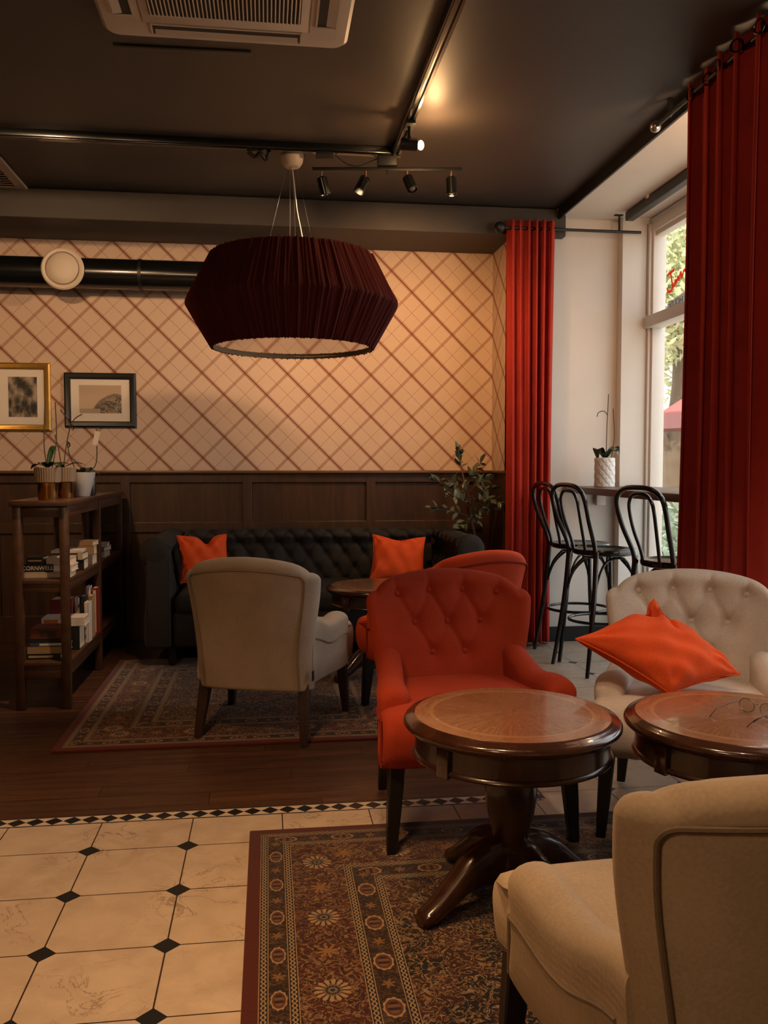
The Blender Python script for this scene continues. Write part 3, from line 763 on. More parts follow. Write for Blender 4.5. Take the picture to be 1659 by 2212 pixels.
book('thin white and blue book in the lowest pile', -1.190, 4.945, zl + 0.067, 0.188, 0.15, 0.024, navy, 2, band=(0.12, 0.7, 0.5, white), group=G2)
book('thin black book under the red brown one, lowest pile', -1.190, 4.945, zl + 0.0915, 0.185, 0.15, 0.018, dk, 0, group=G2)
book('thick red brown book topping the lowest pile', -1.187, 4.95, zl + 0.110, 0.180, 0.15, 0.056, (0.17, 0.045, 0.025), -1, band=(0.02, 0.5, 0.6, (0.05, 0.035, 0.02)), group=G2)
book('black book carrying the white one with the orange label', -1.150, 5.17, zl, 0.165, 0.15, 0.135, dk, 0, group=G2)
book('white book with an orange spine label on the lowest shelf', -1.158, 5.17, zl + 0.1355, 0.235, 0.15, 0.048, white, 1, band=(-0.28, 0.32, 0.66, (0.50, 0.16, 0.04)), group=G2)
book('large red book standing behind the white labelled one', -1.205, 5.335, zl, 0.265, 0.15, 0.120, redc, 0, True, group=G2)
for lab, xx, yy, hh, tt, cc, bb in (
    ('slim white book standing next to the large red one', -1.130, 5.37, 0.262, 0.022, white, None),
    ('tall black book standing between two white spines', -1.103, 5.40, 0.268, 0.028, dk, None),
    ('white book standing nearest the right post, lowest shelf', -1.068, 5.34, 0.240, 0.024, white, None),
    ('tan book standing behind the white spine by the post', -1.078, 5.50, 0.255, 0.022, tan, None),
    ('tall narrow white book standing above its neighbours', -1.102, 5.55, 0.305, 0.018, white, None),
    ('dark red book with a cream spine strip, last of the standing row', -1.070, 5.60, 0.290, 0.030, redc, (0.5, 0.9, 0.6, cream))):
    book(lab, xx, yy, zl, hh, 0.10, tt, cc, 0, True, band=bb, group=G2)
# plants on the shelf
def leaf_pts(L, w, curve, droop, n=10, m=4, fold=0.25):
    """a leaf from the origin along +x, closed thin surface as a grid"""
    V = []; F = []
    for i in range(n + 1):
        t = i / n; ww = w * (math.sin(PI * min(1, t * 0.96 + 0.04)) ** 0.75) * (1 - 0.25 * t)
        for j in range(m + 1):
            s = 2 * j / m - 1
            V.append((L * t * math.cos(droop * t * 0.6), ww * s, curve * math.sin(PI * 0.55 * t) * L - droop * 0.5 * L * t * t + fold * ww * abs(s)))
    for i in range(n):
        for j in range(m): F.append((i * (m + 1) + j, (i + 1) * (m + 1) + j, (i + 1) * (m + 1) + j + 1, i * (m + 1) + j + 1))
    return V, F
def orchid(name, label, loc, pot, leaves, stems, flower=None, ptag=None, zt=0.17):
    root = thing(name, label, 'plant', loc)
    pot(root)
    g = G()
    for az, L, w, cu, dr in leaves:
        V, F = leaf_pts(L, w, cu, dr); Mx = Matrix.Translation((0, 0, zt)) @ Matrix.Rotation(rad(az), 4, 'Z')
        g.add([Mx @ Vector(v) for v in V], F)
    g.obj('leaves', M_orchleaf, root)
    for st in stems:
        G().tube(catmull(st, 5), 0.003, 6).obj('stem', M_stem, root)
    if flower:
        for fl in flower: 
            f = G()
            for a in range(3):
                V, F = leaf_pts(0.05, 0.010, 0.2, 0.8, 6, 2); Mx = Matrix.Translation(fl) @ Euler((rad(100 * a), rad(70 + 30 * a), rad(120 * a))).to_matrix().to_4x4()
                f.add([Mx @ Vector(v) for v in V], F)
            f.obj('dried_flower', M_stem, root)
    if ptag: ptag(root)
    return root
def brass_pot(root):
    prof = []
    n = 96; rings = []
    for r, z, rib in ((0.002, 0.092, 0), (0.060, 0.092, 0), (0.064, 0.094, 1), (0.069, 0.172, 1), (0.066, 0.174, 0), (0.061, 0.165, 0), (0.059, 0.10, 0)):
        rings.append([((r + rib * 0.0022 * math.cos(40 * 2 * PI * j / n * 1.0)) * math.cos(2 * PI * j / n), (r + rib * 0.0022 * math.cos(32 * 2 * PI * j / n)) * math.sin(2 * PI * j / n), z) for j in range(n)])
    G().loft(rings, True, False).obj('ribbed_bowl', M_potrib, root)
    G().lathe([(0.001, 0.0), (0.049, 0.0), (0.052, 0.004), (0.052, 0.088), (0.056, 0.094), (0.001, 0.094)], 48).obj('brass_stand', M_brass, root)
def white_pot(root): G().lathe([(0.001, 0.0), (0.045, 0.0), (0.050, 0.004), (0.086, 0.140), (0.088, 0.144), (0.083, 0.145), (0.078, 0.135), (0.001, 0.135)], 48).obj('pot', M_potwhite, root)
ZS = 1.1205
orchid('potted_orchid', 'orchid with two bare stems in the front ribbed brass based pot', (-1.185, 4.93, ZS), brass_pot,
       [(20, 0.13, 0.026, 0.35, 0.5), (150, 0.13, 0.028, 0.3, 0.7), (250, 0.09, 0.022, 0.5, 0.6), (320, 0.10, 0.024, 0.45, 0.5), (80, 0.12, 0.02, 1.1, 0.2)],
       [[(0.0, 0, 0.16), (-0.015, 0, 0.30), (-0.008, 0.01, 0.54)], [(0.02, 0.01, 0.16), (0.045, 0.02, 0.32), (0.04, 0.03, 0.53)]])
orchid('potted_orchid', 'orchid with a withered flower head in the rear ribbed brass based pot', (-1.15, 5.14, ZS), brass_pot,
       [(10, 0.14, 0.03, 0.35, 0.6), (140, 0.12, 0.028, 0.4, 0.6), (260, 0.10, 0.024, 0.3, 0.7)],
       [[(0.0, 0, 0.16), (0.02, 0, 0.30), (0.045, 0.0, 0.42)], [(-0.01, 0, 0.16), (-0.02, 0.0, 0.26), (-0.045, 0.01, 0.36)], [(0.045, 0, 0.42), (0.02, 0.0, 0.46), (-0.01, 0.0, 0.50)], [(0.045, 0, 0.42), (0.075, 0.0, 0.455), (0.11, 0.0, 0.475)]], [(0.045, 0, 0.42), (0.03, 0.0, 0.45)])
def plant_label(root): G().box((0.098, -0.03, 0.345), (0.030, 0.001, 0.085), 0, rot=(0.1, rad(12), 0)).obj('plant_tag', M_paperwhite, root, False)
orchid('potted_orchid', 'low orchid with a hanging white tag in the tapered white pot', (-1.10, 5.36, ZS), white_pot,
       [(0, 0.13, 0.026, 0.35, 0.9), (60, 0.11, 0.03, 0.5, 0.7), (180, 0.13, 0.03, 0.45, 0.8), (240, 0.10, 0.026, 0.4, 0.6), (310, 0.11, 0.028, 0.5, 0.7)],
       [[(0.03, 0, 0.14), (0.09, 0, 0.20), (0.098, -0.02, 0.40)], [(-0.02, 0, 0.14), (-0.06, 0.0, 0.24), (-0.075, 0.0, 0.33)]], [(-0.075, 0, 0.33)], plant_label, zt=0.135)
tag(G().lathe([(0.001, 0.0), (0.026, 0.0), (0.030, 0.01), (0.030, 0.09), (0.024, 0.115), (0.026, 0.135), (0.022, 0.135), (0.020, 0.11), (0.001, 0.10)], 32).obj('glass_vase', plain('smoked_glass', (0.05, 0.04, 0.03), 0.12), None), 'small dark vase behind the white orchid pot on the shelf', 'vase').location = (-1.10, 5.66, ZS)

# ------------------------------------------------------------------ framed pictures
def picture(label, x0, x1, z0, z1, fw, mat, art, mw, fmat):
    root = thing('framed_picture', label, 'picture', ((x0 + x1) / 2, 6.70, (z0 + z1) / 2)); w, h = x1 - x0, z1 - z0
    rings = []
    for ins, y in ((0, 0.0), (0, -0.022), (fw * 0.25, -0.030), (fw * 0.7, -0.024), (fw, -0.016), (fw, -0.004)):
        a, b = w / 2 - ins, h / 2 - ins; rings.append([(-a, y, -b), (a, y, -b), (a, y, b), (-a, y, b)])
    G().loft(rings, True, False).obj('frame', fmat, root, 25)
    a, b = w / 2 - fw, h / 2 - fw
    mo = G().box((0, -0.008, 0), (2 * a, 0.003, 2 * b)).obj('mat_board', M_paperwhite, root, False)
    G().box((mw[2], -0.0105, mw[3]), (mw[0], 0.002, mw[1])).obj('print', art, root, False)
    return root
def art_leaves():
    M = Mat('leaf_photo', (0.2, 0.17, 0.14), 0.5); v = M.scale(14, 14, 11); n = M.noise(1.0, 4, v, 0.6, 0.8); c = M.voro(1.1, v)
    M.set('Base Color', M.mix((n * 0.6 + c * 0.5).smooth(0.40, 0.78), (0.010, 0.010, 0.010), (0.42, 0.33, 0.24))); return M.m
def art_hill():
    M = Mat('mountain_photo', (0.5, 0.4, 0.3), 0.5); x, y, z = M.xyz()
    n = M.noise(9, 4); n2 = M.noise(34, 3, None, 0.6, 1.0)
    ridge = (x + 0.02) * 0.50 - (x - 0.05) * (x - 0.05) * 5.0 + (n - 0.5) * 0.07
    sky = M.mix((z + 0.085).smooth(0.0, 0.17), (0.60, 0.45, 0.31), (0.46, 0.335, 0.225))
    hill = M.mix(n2.smooth(0.40, 0.62), (0.045, 0.034, 0.027), (0.36, 0.265, 0.185))
    hill = M.mix((ridge - z).smooth(0.0, 0.05), (0.20, 0.145, 0.10), hill)
    c = M.mix((z < ridge), sky, hill); c = M.mix(((z + 0.062) < 0.0) * (x < 0.0), c, (0.40, 0.30, 0.21)); M.set('Base Color', c); return M.m
picture('gold framed picture of dark leaves on the papered wall', -2.007, -1.574, 1.560, 2.054, 0.046, None, art_leaves(), (0.200, 0.292, 0.02, 0.0), M_gold)
picture('black framed landscape picture of a hill on the papered wall', -1.478, -0.967, 1.588, 1.988, 0.045, None, art_hill(), (0.300, 0.206, 0.0, 0.008), M_black)

# ------------------------------------------------------------------ duct with valve
d = thing('ventilation_duct', 'black round duct with a cream air valve along the top of the papered wall', 'duct', (0, 6.555, 2.683))
G().tube([(-3.19, 0, 0), (-1.0, 0, 0), (0.30, 0, 0), (0.34, 0, 0)], 0.108, 40).obj('pipe', M_blackgloss, d)
for xx in (-2.3, -0.9, 0.2): G().tube([(xx - 0.012, 0, 0), (xx + 0.012, 0, 0)], 0.112, 40).obj('joint_ring', M_black, d)
VM = Matrix.Translation((-1.418, -0.11, 0.003)) 
R90 = Matrix.Rotation(rad(90), 4, 'X')
v = G().lathe([(0.085, -0.04), (0.140, -0.002), (0.147, 0.006), (0.146, 0.014), (0.136, 0.022), (0.118, 0.020), (0.112, 0.004), (0.085, 0.0)], 64, closed=True).tf(VM @ R90).obj('air_valve', M_plastic, d)
G().lathe([(0.001, 0.0), (0.085, 0.0), (0.106, 0.010), (0.107, 0.020), (0.100, 0.026), (0.06, 0.030), (0.001, 0.031)], 64).tf(VM @ R90).obj('valve_disc', M_plastic, v)

# ------------------------------------------------------------------ curtains and rods
def curtain(label, axis, a0, a1, base, z0, z1, nf, amp, seed, mat, phase=0.0, eyelets=True):
    rs = np.random.RandomState(seed); p = rs.rand(8) * 6.28
    root = thing('curtain', label, 'curtain', (0, 0, 0))
    NU, NV = nf * 22, 40; W = a1 - a0
    def f(u, v):
        z = z1 + (z0 - z1) * v
        ph = 2 * PI * nf * u + phase + 0.35 * math.sin(2 * PI * u * 1.7 + p[0]) + 0.25 * v * math.sin(5 * u + p[1])
        am = amp * (0.85 + 0.25 * math.sin(7 * u + p[2])) * (1 + 0.12 * v)
        off = am * math.sin(ph) + 0.012 * v * math.sin(2.3 * ph + p[3]) + 0.010 * math.sin(3 * v + 4 * u + p[4])
        al = a0 + W * (0.5 + (u - 0.5) * (1.0 - 0.05 * math.sin(PI * v))) + 0.22 * W / nf * math.sin(2 * ph + 0.6)
        return (base + off, al, z) if axis == 'y' else (al, base + off, z)
    g = G().grid(f, NU, NV)
    o = g.obj('curtain_panel', mat, root, 180)
    so = o.modifiers.new('thickness', 'SOLIDIFY'); so.thickness = 0.004
    # eyelets where the cloth crosses the rod
    for k in range(nf * 2 if eyelets else 0):
        u = (k + 0.5 - phase / PI) / (nf * 2)
        if not 0.02 < u < 0.98: continue
        u = min(0.98, max(0.02, u)); c = Vector(f(u, 0)); e = Vector(f(u + 0.004, 0)) - Vector(f(u - 0.004, 0)); e.normalize()
        c.z = z1 - 0.055
        nrm = e.cross(Vector((0, 0, 1))).normalized(); up = Vector((0, 0, 1))
        G().tube([c + (e * math.cos(t) + up * math.sin(t)) * 0.026 for t in [2 * PI * q / 20 for q in range(20)]], 0.005, 6, True).obj('eyelet', M_eyelet, root)
    return root
curtain('heavy red curtain hanging at the right edge in front of the window', 'y', 3.33, 4.12, 2.02, 0.03, 3.115, 5, 0.050, 4, M_curt, 2.6)
curtain('gathered red curtain hanging between the papered wall and the window bay', 'x', 1.690, 2.020, 6.04, 0.03, 3.03, 6, 0.045, 9, M_curt, 1.2, False)
r = thing('curtain_rod', 'dark curtain rod under the ceiling edge carrying the right hand curtain', 'curtain rod', (0, 0, 0))
G().tube([(2.005, 2.0, 3.06), (2.005, 4.36, 3.06)], 0.012, 12).obj('pole', M_black, r); G().ball((2.005, 4.385, 3.06), 0.030, 16, 10).obj('finial', M_silver, r)
G().box((2.02, 4.25, 3.105), (0.02, 0.02, 0.09)).obj('bracket', M_black, r); G().box((2.02, 2.3, 3.105), (0.02, 0.02, 0.09)).obj('bracket', M_black, r)
r = thing('curtain_rod', 'thin dark curtain rod crossing the window bay end wall', 'curtain rod', (0, 0, 0))
G().tube([(1.64, 6.04, 2.975), (2.665, 6.04, 2.975)], 0.0105, 12).obj('pole', M_black, r)
G().ball((1.625, 6.04, 2.975), 0.040, 18, 12).obj('finial', M_black, r)
G().tube(catmull([(2.50, 6.04, 2.975), (2.505, 6.045, 3.0), (2.51, 6.06, 3.06), (2.51, 6.06, 3.098)], 4), 0.008, 8).box((2.505, 6.06, 3.096), (0.06, 0.03, 0.006)).obj('bracket', M_black, r)
b = thing('roller_blind', 'rolled up black blind under the white bay ceiling', 'blind', (0, 0, 0))
G().box((2.545, 4.15, 3.062), (0.060, 3.64, 0.062), 0.006).obj('cassette', M_black, b)
for yy in (5.6, 4.6, 3.4): G().box((2.515, yy, 3.090), (0.02, 0.03, 0.022), 0.003).obj('bracket', M_plastic, b)
G().tube([(2.735, 6.085, 3.05), (2.733, 6.085, 2.40)], 0.0022, 6).obj('pull_cord', M_stem, b)

# ------------------------------------------------------------------ bay counter, stools
c = thing('window_counter', 'long dark wooden counter running along the window', 'counter', (0, 0, 0))
G().box((2.4425, 4.50, 1.132), (0.585, 3.20, 0.046), 0.004).box((2.35, 6.142, 1.132), (0.40, 0.09, 0.046), 0.003).obj('counter_top', M_counter, c)
G().box((2.44, 6.168, 1.06), (0.07, 0.03, 0.095), 0.004).obj('bracket', M_white, c)
G().box((2.62, 4.3, 0.553), (0.05, 0.05, 1.105), 0.003).obj('leg', M_black, c)
def bar_stool(label, loc, face, group='bentwood bar stools along the counter'):
    root = thing('bar_stool', label, 'bar stool', loc, face_rot(*face), group); H = 0.78
    G().lathe([(0.001, H - 0.012), (0.165, H - 0.010), (0.185, H - 0.002), (0.196, H - 0.004), (0.200, H - 0.018), (0.195, H - 0.036), (0.18, H - 0.042), (0.001, H - 0.042)], 56).obj('seat', M_blackgloss, root)
    def hoop(w0, w1, y0, y1, z0, z1, r):
        half = [(-w0, y0, z0), (-w0 * 1.02, y0 + 0.012, z0 + 0.07), (-lerp(w0, w1, .75), lerp(y0, y1, .55), lerp(z0, z1, .48)), (-w1, lerp(y0, y1, .82), lerp(z0, z1, .74)), (-w1 * 0.90, lerp(y0, y1, .94), lerp(z0, z1, .89)), (-w1 * 0.55, y1, lerp(z0, z1, .98)), (0, y1 + 0.004, z1)]
        return G().tube(catmull(half + [(-x, y, z) for x, y, z in reversed(half[:-1])], 5), r, 10)
    hoop(0.158, 0.196, 0.165, 0.285, H - 0.03, 1.185, 0.0145).obj('back_hoop', M_blackgloss, root)
    hoop(0.070, 0.100, 0.180, 0.270, H - 0.03, 1.150, 0.0105).obj('inner_hoop', M_blackgloss, root)
    for sx in (-1, 1):
        G().tube(catmull([(sx * 0.158, 0.160, H - 0.01), (sx * 0.172, 0.178, 0.50), (sx * 0.190, 0.215, 0.2), (sx * 0.208, 0.245, 0.0)], 5), 0.016, 10, radii=[lerp(0.018, 0.0125, i / 15) for i in range(16)]).obj('leg', M_blackgloss, root)
        G().tube([(sx * 0.140, -0.135, H - 0.04), (sx * 0.150, -0.150, 0.42), (sx * 0.185, -0.190, 0.0)], 0.015, 10, radii=[0.0165, 0.0145, 0.012]).obj('leg', M_blackgloss, root)
        # bent braces
        G().tube(catmull([(sx * 0.168, 0.172, 0.50), (sx * 0.150, 0.13, 0.62), (sx * 0.12, 0.06, 0.70), (sx * 0.13, -0.02, 0.725), (sx * 0.145, -0.08, 0.69), (sx * 0.150, -0.145, 0.52)], 5), 0.0085, 8).obj('brace', M_blackgloss, root)
    for y, s in ((0.172, 1), (-0.145, -1)):
        G().tube(catmull([(-0.160, y, 0.50), (-0.135, y - 0.03 * s, 0.63), (-0.07, y - 0.07 * s, 0.715), (0.0, y - 0.05 * s, 0.725), (0.07, y - 0.07 * s, 0.715), (0.135, y - 0.03 * s, 0.63), (0.160, y, 0.50)], 4), 0.0085, 8).obj('brace', M_blackgloss, root)
    G().tube([(0.200 * math.cos(t), 0.01 + 0.212 * math.sin(t), 0.32) for t in [2 * PI * i / 48 for i in range(48)]], 0.010, 8, True).obj('foot_ring', M_blackgloss, root)
    return root
s1 = bar_stool('black bentwood bar stool farthest in, nearest the gathered red curtain', (2.14, 5.765, 0), (0.995, 0.10))
for lab, loc, rz in (('black bentwood bar stool between two others at the counter', (2.135, 5.325, 0), face_rot(0.98, 0.196)), ('black bentwood bar stool half hidden by the heavy red curtain', (2.28, 4.62, 0), face_rot(0.96, 0.28))):
    s = copy_tree(s1); s.location = loc; s.rotation_euler = (0, 0, rz); s['label'] = lab
def leafpot(root):
    n, m = 160, 60; H = 0.205
    def rel(th, z):
        best = 0.0
        rows = 7
        for k in range(rows + 2):
            z0 = (k - 1) * H / rows
            for j in (0, 1):
                pass
            a = th * 9 / (2 * PI) + 0.5 * (k % 2); a = (a - math.floor(a)) - 0.5
            t = (z - z0) / (H / rows * 1.9)
            if 0 <= t <= 1:
                w = 0.52 * math.sin(PI * min(1, t * 0.9 + 0.1)) ** 0.8
                q = abs(a + 0.18 * t - 0.09) / max(1e-3, w)
                if q < 1: best = max(best, (1 - q) ** 0.6 * (1.15 - t * 0.55) * (0.75 if q < 0.06 else 1))
        return best
    rings = [[(0.001, 0, 0)] * n]
    rings = []
    for i in range(m + 1):
        z = H * i / m
        rings.append([((0.066 + 0.0065 * rel(2 * PI * j / n, z) * (1 if 0 < i < m else 0)) * math.cos(2 * PI * j / n), (0.066 + 0.0065 * rel(2 * PI * j / n, z) * (1 if 0 < i < m else 0)) * math.sin(2 * PI * j / n), z) for j in range(n)])
    rings.append([(0.060 * math.cos(2 * PI * j / n), 0.060 * math.sin(2 * PI * j / n), H - 0.004) for j in range(n)])
    rings.append([(0.058 * math.cos(2 * PI * j / n), 0.058 * math.sin(2 * PI * j / n), H - 0.03) for j in range(n)])
    G().loft(rings).obj('pot', M_potwhite, root, 60)
orchid('potted_orchid', 'orchid in a white leaf patterned pot on the window counter', (2.345, 5.86, 1.1555), leafpot,
       [(200, 0.16, 0.055, 0.9, 2.0), (0, 0.15, 0.060, 0.9, 1.4), (60, 0.12, 0.048, 0.7, 0.9), (310, 0.13, 0.055, 0.75, 1.1), (230, 0.08, 0.026, 0.8, 0.9)],
       [[(0.01, 0, 0.17), (0.012, 0, 0.40), (0.022, 0.0, 0.65)], [(0.018, 0, 0.50), (-0.01, 0.0, 0.53), (-0.05, 0.0, 0.52), (-0.06, 0, 0.49)], [(0.05, 0.01, 0.19), (0.075, 0.02, 0.35), (0.065, 0.02, 0.55)]], zt=0.195)

# ------------------------------------------------------------------ olive tree in the corner
def olive():
    root = thing('potted_olive_tree', 'small leafy indoor tree between the sofa and the gathered curtain', 'plant', (1.60, 6.34, 0))
    G().lathe([(0.001, 0.0), (0.085, 0.0), (0.115, 0.26), (0.118, 0.28), (0.108, 0.28), (0.10, 0.25), (0.001, 0.25)], 40).obj('pot', M_black, root)
    rs = np.random.RandomState(5)
    tr = catmull([(0, 0, 0.25), (-0.03, -0.01, 0.6), (-0.10, -0.04, 0.88), (-0.13, -0.06, 1.06), (-0.17, -0.05, 1.22), (-0.20, -0.05, 1.36)], 5)
    wood_ = G().tube(tr, 0.01, 8, radii=[lerp(0.013, 0.003, i / (len(tr) - 1)) for i in range(len(tr))])
    lv = G(); 
    tips = [((-0.11, -0.05, 0.92), (-0.42, -0.16, 0.99)), ((-0.11, -0.05, 0.92), (-0.24, -0.2, 0.86)), ((-0.12, -0.06, 1.0), (0.03, -0.16, 0.98)), ((-0.13, -0.06, 1.05), (-0.40, -0.12, 1.20)),
            ((-0.13, -0.06, 1.05), (0.05, -0.10, 1.13)), ((-0.15, -0.06, 1.14), (-0.31, -0.15, 1.19)), ((-0.15, -0.06, 1.14), (-0.05, -0.10, 1.33)), ((-0.17, -0.05, 1.22), (-0.22, -0.05, 1.42)),
            ((-0.14, -0.06, 1.08), (0.10, -0.14, 1.03)), ((-0.12, -0.06, 1.0), (-0.30, -0.22, 1.08)), ((-0.14, -0.06, 1.1), (-0.02, -0.2, 1.21)), ((-0.11, -0.05, 0.95), (-0.12, -0.22, 0.90)), ((-0.12, -0.06, 1.0), (-0.02, -0.2, 1.06)), ((-0.15, -0.06, 1.14), (-0.16, -0.2, 1.2))]
    for a, b in tips:
        A, B = Vector(a), Vector(b); mid = (A + B) / 2 + Vector((0, 0, 0.02)); p = catmull([A, mid, B], 4)
        wood_.tube(p, 0.003, 6, radii=[lerp(0.004, 0.0015, i / (len(p) - 1)) for i in range(len(p))])
        nl = 14
        for k in range(nl):
            t = 0.30 + 0.72 * k / (nl - 1); c = A.lerp(B, min(1, t)) + Vector((0, 0, 0.02 * math.sin(PI * min(1, t))))
            dirv = (B - A).normalized(); sd = Vector(rs.normal(size=3)); sd.normalize()
            d_ = (dirv * 0.8 + sd * (0.9 if t < 0.95 else 0.25)).normalized()
            L = 0.055 + 0.032 * rs.rand(); V, F = leaf_pts(L, 0.0155 + 0.005 * rs.rand(), 0.12, 0.35, 6, 2, 0.35)
            up = Vector((0, 0, 1)) + Vector(rs.normal(size=3)) * 0.5; yv = up.cross(d_).normalized(); zv = d_.cross(yv)
            Mx = Matrix((d_, yv, zv)).transposed().to_4x4(); Mx.translation = c
            lv.add([Mx @ Vector(q) for q in V], F)
    wood_.obj('trunk', M_bark, root); lv.obj('foliage', M_leaf, root, fix=False)
olive()

# ------------------------------------------------------------------ pendant lamp
def pendant():
    cx, cy = 0.153, 5.22
    root = thing('pendant_lamp', 'large pleated maroon pendant lampshade hanging from the ceiling', 'lamp', (cx, cy, 0))
    rw, re = 0.619, 0.471; zt, zw, zb_ = 2.530, 2.247, 1.992
    n = 1080; rs = np.random.RandomState(2)
    fr = [(61, .0028), (97, .0026), (143, .0022), (29, .0022), (211, .0014)]; ph = rs.rand(10) * 6.28
    def rip(th, sh): return sum(a * math.sin(k * th + ph[i] + sh * (2.0 if i % 2 else -1.4)) for i, (k, a) in enumerate(fr))
    rings = []
    prof = [(re - 0.012, zt - 0.012), (re - 0.004, zt - 0.001)] + [(lerp(re, rw, t), lerp(zt, zw, t)) for t in [i / 16 for i in range(17)]] + [(lerp(rw, re, t), lerp(zw, zb_, t)) for t in [i / 16 for i in range(1, 17)]]
    for i, (r, z) in enumerate(prof):
        e = abs(z - zw) / 0.27; k = 1.0 if abs(z - zw) > 0.012 else 0.45
        ring = []
        for j in range(n):
            th = 2 * PI * j / n; q = r + rip(th, e * 0.6) * k * 1.5 
            zz = z + (0.0022 * math.sin(173 * th + ph[6]) + 0.002 * math.sin(67 * th + ph[7]) if i == len(prof) - 1 else 0)
            ring.append((q * math.cos(th), q * math.sin(th), zz))
        rings.append(ring)
    sh = G().loft(rings, True, False).obj('shade', M_shade, root, 180)
    M_lin = plain('shade_lining', (0.50, 0.40, 0.29), 0.8)
    G().lathe([(re - 0.006, zb_ + 0.001), (re - 0.010, zb_ + 0.004), (re - 0.004, zb_ + 0.05), (rw - 0.03, zw), (re - 0.014, zt - 0.01)], 96, cap=False).obj('lining', M_lin, root, 20)
    M_dif = Mat('diffuser_acrylic', (0.62, 0.55, 0.46), 0.06, coat=1.0, spec=1.0); M_dif.set('Metallic', 1.0); M_dif.set('Base Color', (0.80, 0.70, 0.58))
    G().lathe([(0.001, zb_ + 0.016), (re - 0.012, zb_ + 0.016), (re - 0.012, zb_ + 0.021), (0.001, zb_ + 0.021)], 96).obj('diffuser', M_dif.m, root)
    G().lathe([(0.001, 3.149), (0.066, 3.149), (0.067, 3.10), (0.062, 3.075), (0.047, 3.052), (0.040, 3.048), (0.001, 3.047)], 40).obj('ceiling_rose', M_plastic, root)
    for az in (200, 320, 80):
        G().tube([(0.03 * math.cos(rad(az)), 0.03 * math.sin(rad(az)), 3.055), (0.18 * math.cos(rad(az)), 0.18 * math.sin(rad(az)), zt - 0.06), (0.19 * math.cos(rad(az)), 0.19 * math.sin(rad(az)), zw + 0.005)], 0.0008, 5).obj('suspension_wire', M_silver, root)
    G().tube([(-0.012, 0, 3.05), (-0.016, 0, 2.5), (-0.016, 0, 2.3)], 0.0026, 6).obj('support_wire', M_silver, root)
    G().tube(catmull([(0, 0, 3.05), (0.012, 0, 2.95), (0.028, 0, 2.80), (0.055, 0, 2.66), (0.073, 0, 2.52), (0.07, 0, 2.3)], 6), 0.0042, 8).obj('cord', M_plastic, root)
    G().tube([(-0.07, 0, 2.36), (0.07, 0, 2.36)], 0.012, 8).lathe([(0.001, 2.20), (0.03, 2.22), (0.03, 2.28), (0.02, 2.36), (0.001, 2.37)], 20).obj('lamp_holder', M_plastic, root)
    hb = G()
    for k in range(3): hb.tube([(0, 0, 2.30), ((rw - 0.03) * math.cos(rad(60 + 120 * k)), (rw - 0.03) * math.sin(rad(60 + 120 * k)), zw)], 0.004, 6)
    hb.obj('spider_frame', M_silver, root)
pendant()

# ------------------------------------------------------------------ ceiling fittings
t = thing('ceiling_track', 'black lighting track crossing the ceiling in front of the beam', 'track', (0, 0, 0))
G().box((-1.17, 5.12, 3.130), (3.90, 0.060, 0.040), 0.004).box((-1.17, 5.12, 3.107), (3.90, 0.034, 0.010)).obj('rail', M_blackgloss, t)
G().box((0.34, 5.12, 3.093), (0.10, 0.06, 0.03), 0.004).obj('connector', M_black, t)
G().tube(catmull([(-0.10, 5.14, 3.10), (-0.06, 5.15, 3.075), (-0.03, 5.13, 3.09), (0.0, 5.15, 3.06), (0.02, 5.13, 3.10)], 4), 0.012, 8).obj('cable_knot', M_black, t)
G().tube(catmull([(0.40, 5.13, 3.10), (0.46, 5.14, 3.06), (0.53, 5.14, 3.045), (0.61, 5.15, 3.08), (0.65, 5.15, 3.10)], 5), 0.0035, 6).obj('cable', M_black, t)
t = thing('ceiling_track', 'black lighting track running away from the camera along the ceiling', 'track', (0, 0, 0))
G().box((0.752, 3.42, 3.130), (0.058, 3.32, 0.040), 0.004).box((0.738, 3.42, 3.107), (0.012, 3.32, 0.010)).box((0.768, 3.42, 3.107), (0.012, 3.32, 0.010)).obj('rail', M_blackgloss, t)
sp = thing('track_spotlight', 'lit spotlight with a glowing bulb hanging from the ceiling track', 'lamp', (0.752, 4.62, 0))
G().box((0, 0, 3.095), (0.05, 0.10, 0.022), 0.003).obj('adapter', M_black, sp)
G().tube([(0.0, 0, 3.09), (0.0, 0, 3.01)], 0.010, 10).obj('stem', M_black, sp)
G().lathe([(0.001, -0.045), (0.030, -0.045), (0.032, -0.04), (0.032, 0.04), (0.030, 0.042), (0.028, 0.03), (0.001, 0.03)], 28).tf(Matrix.Translation((0.0, 0, 2.992)) @ Matrix.Rotation(rad(90), 4, 'Y')).obj('housing', M_black, sp)
bm_ = Mat('bulb_glow', (1, 0.8, 0.5), 0.3, emit=(1.0, 0.62, 0.26), estr=55.0).m
G().ball((0.060, 0, 2.992), 0.017, 16, 12, (1.0, 1.0, 1.45)).obj('bulb', bm_, sp)
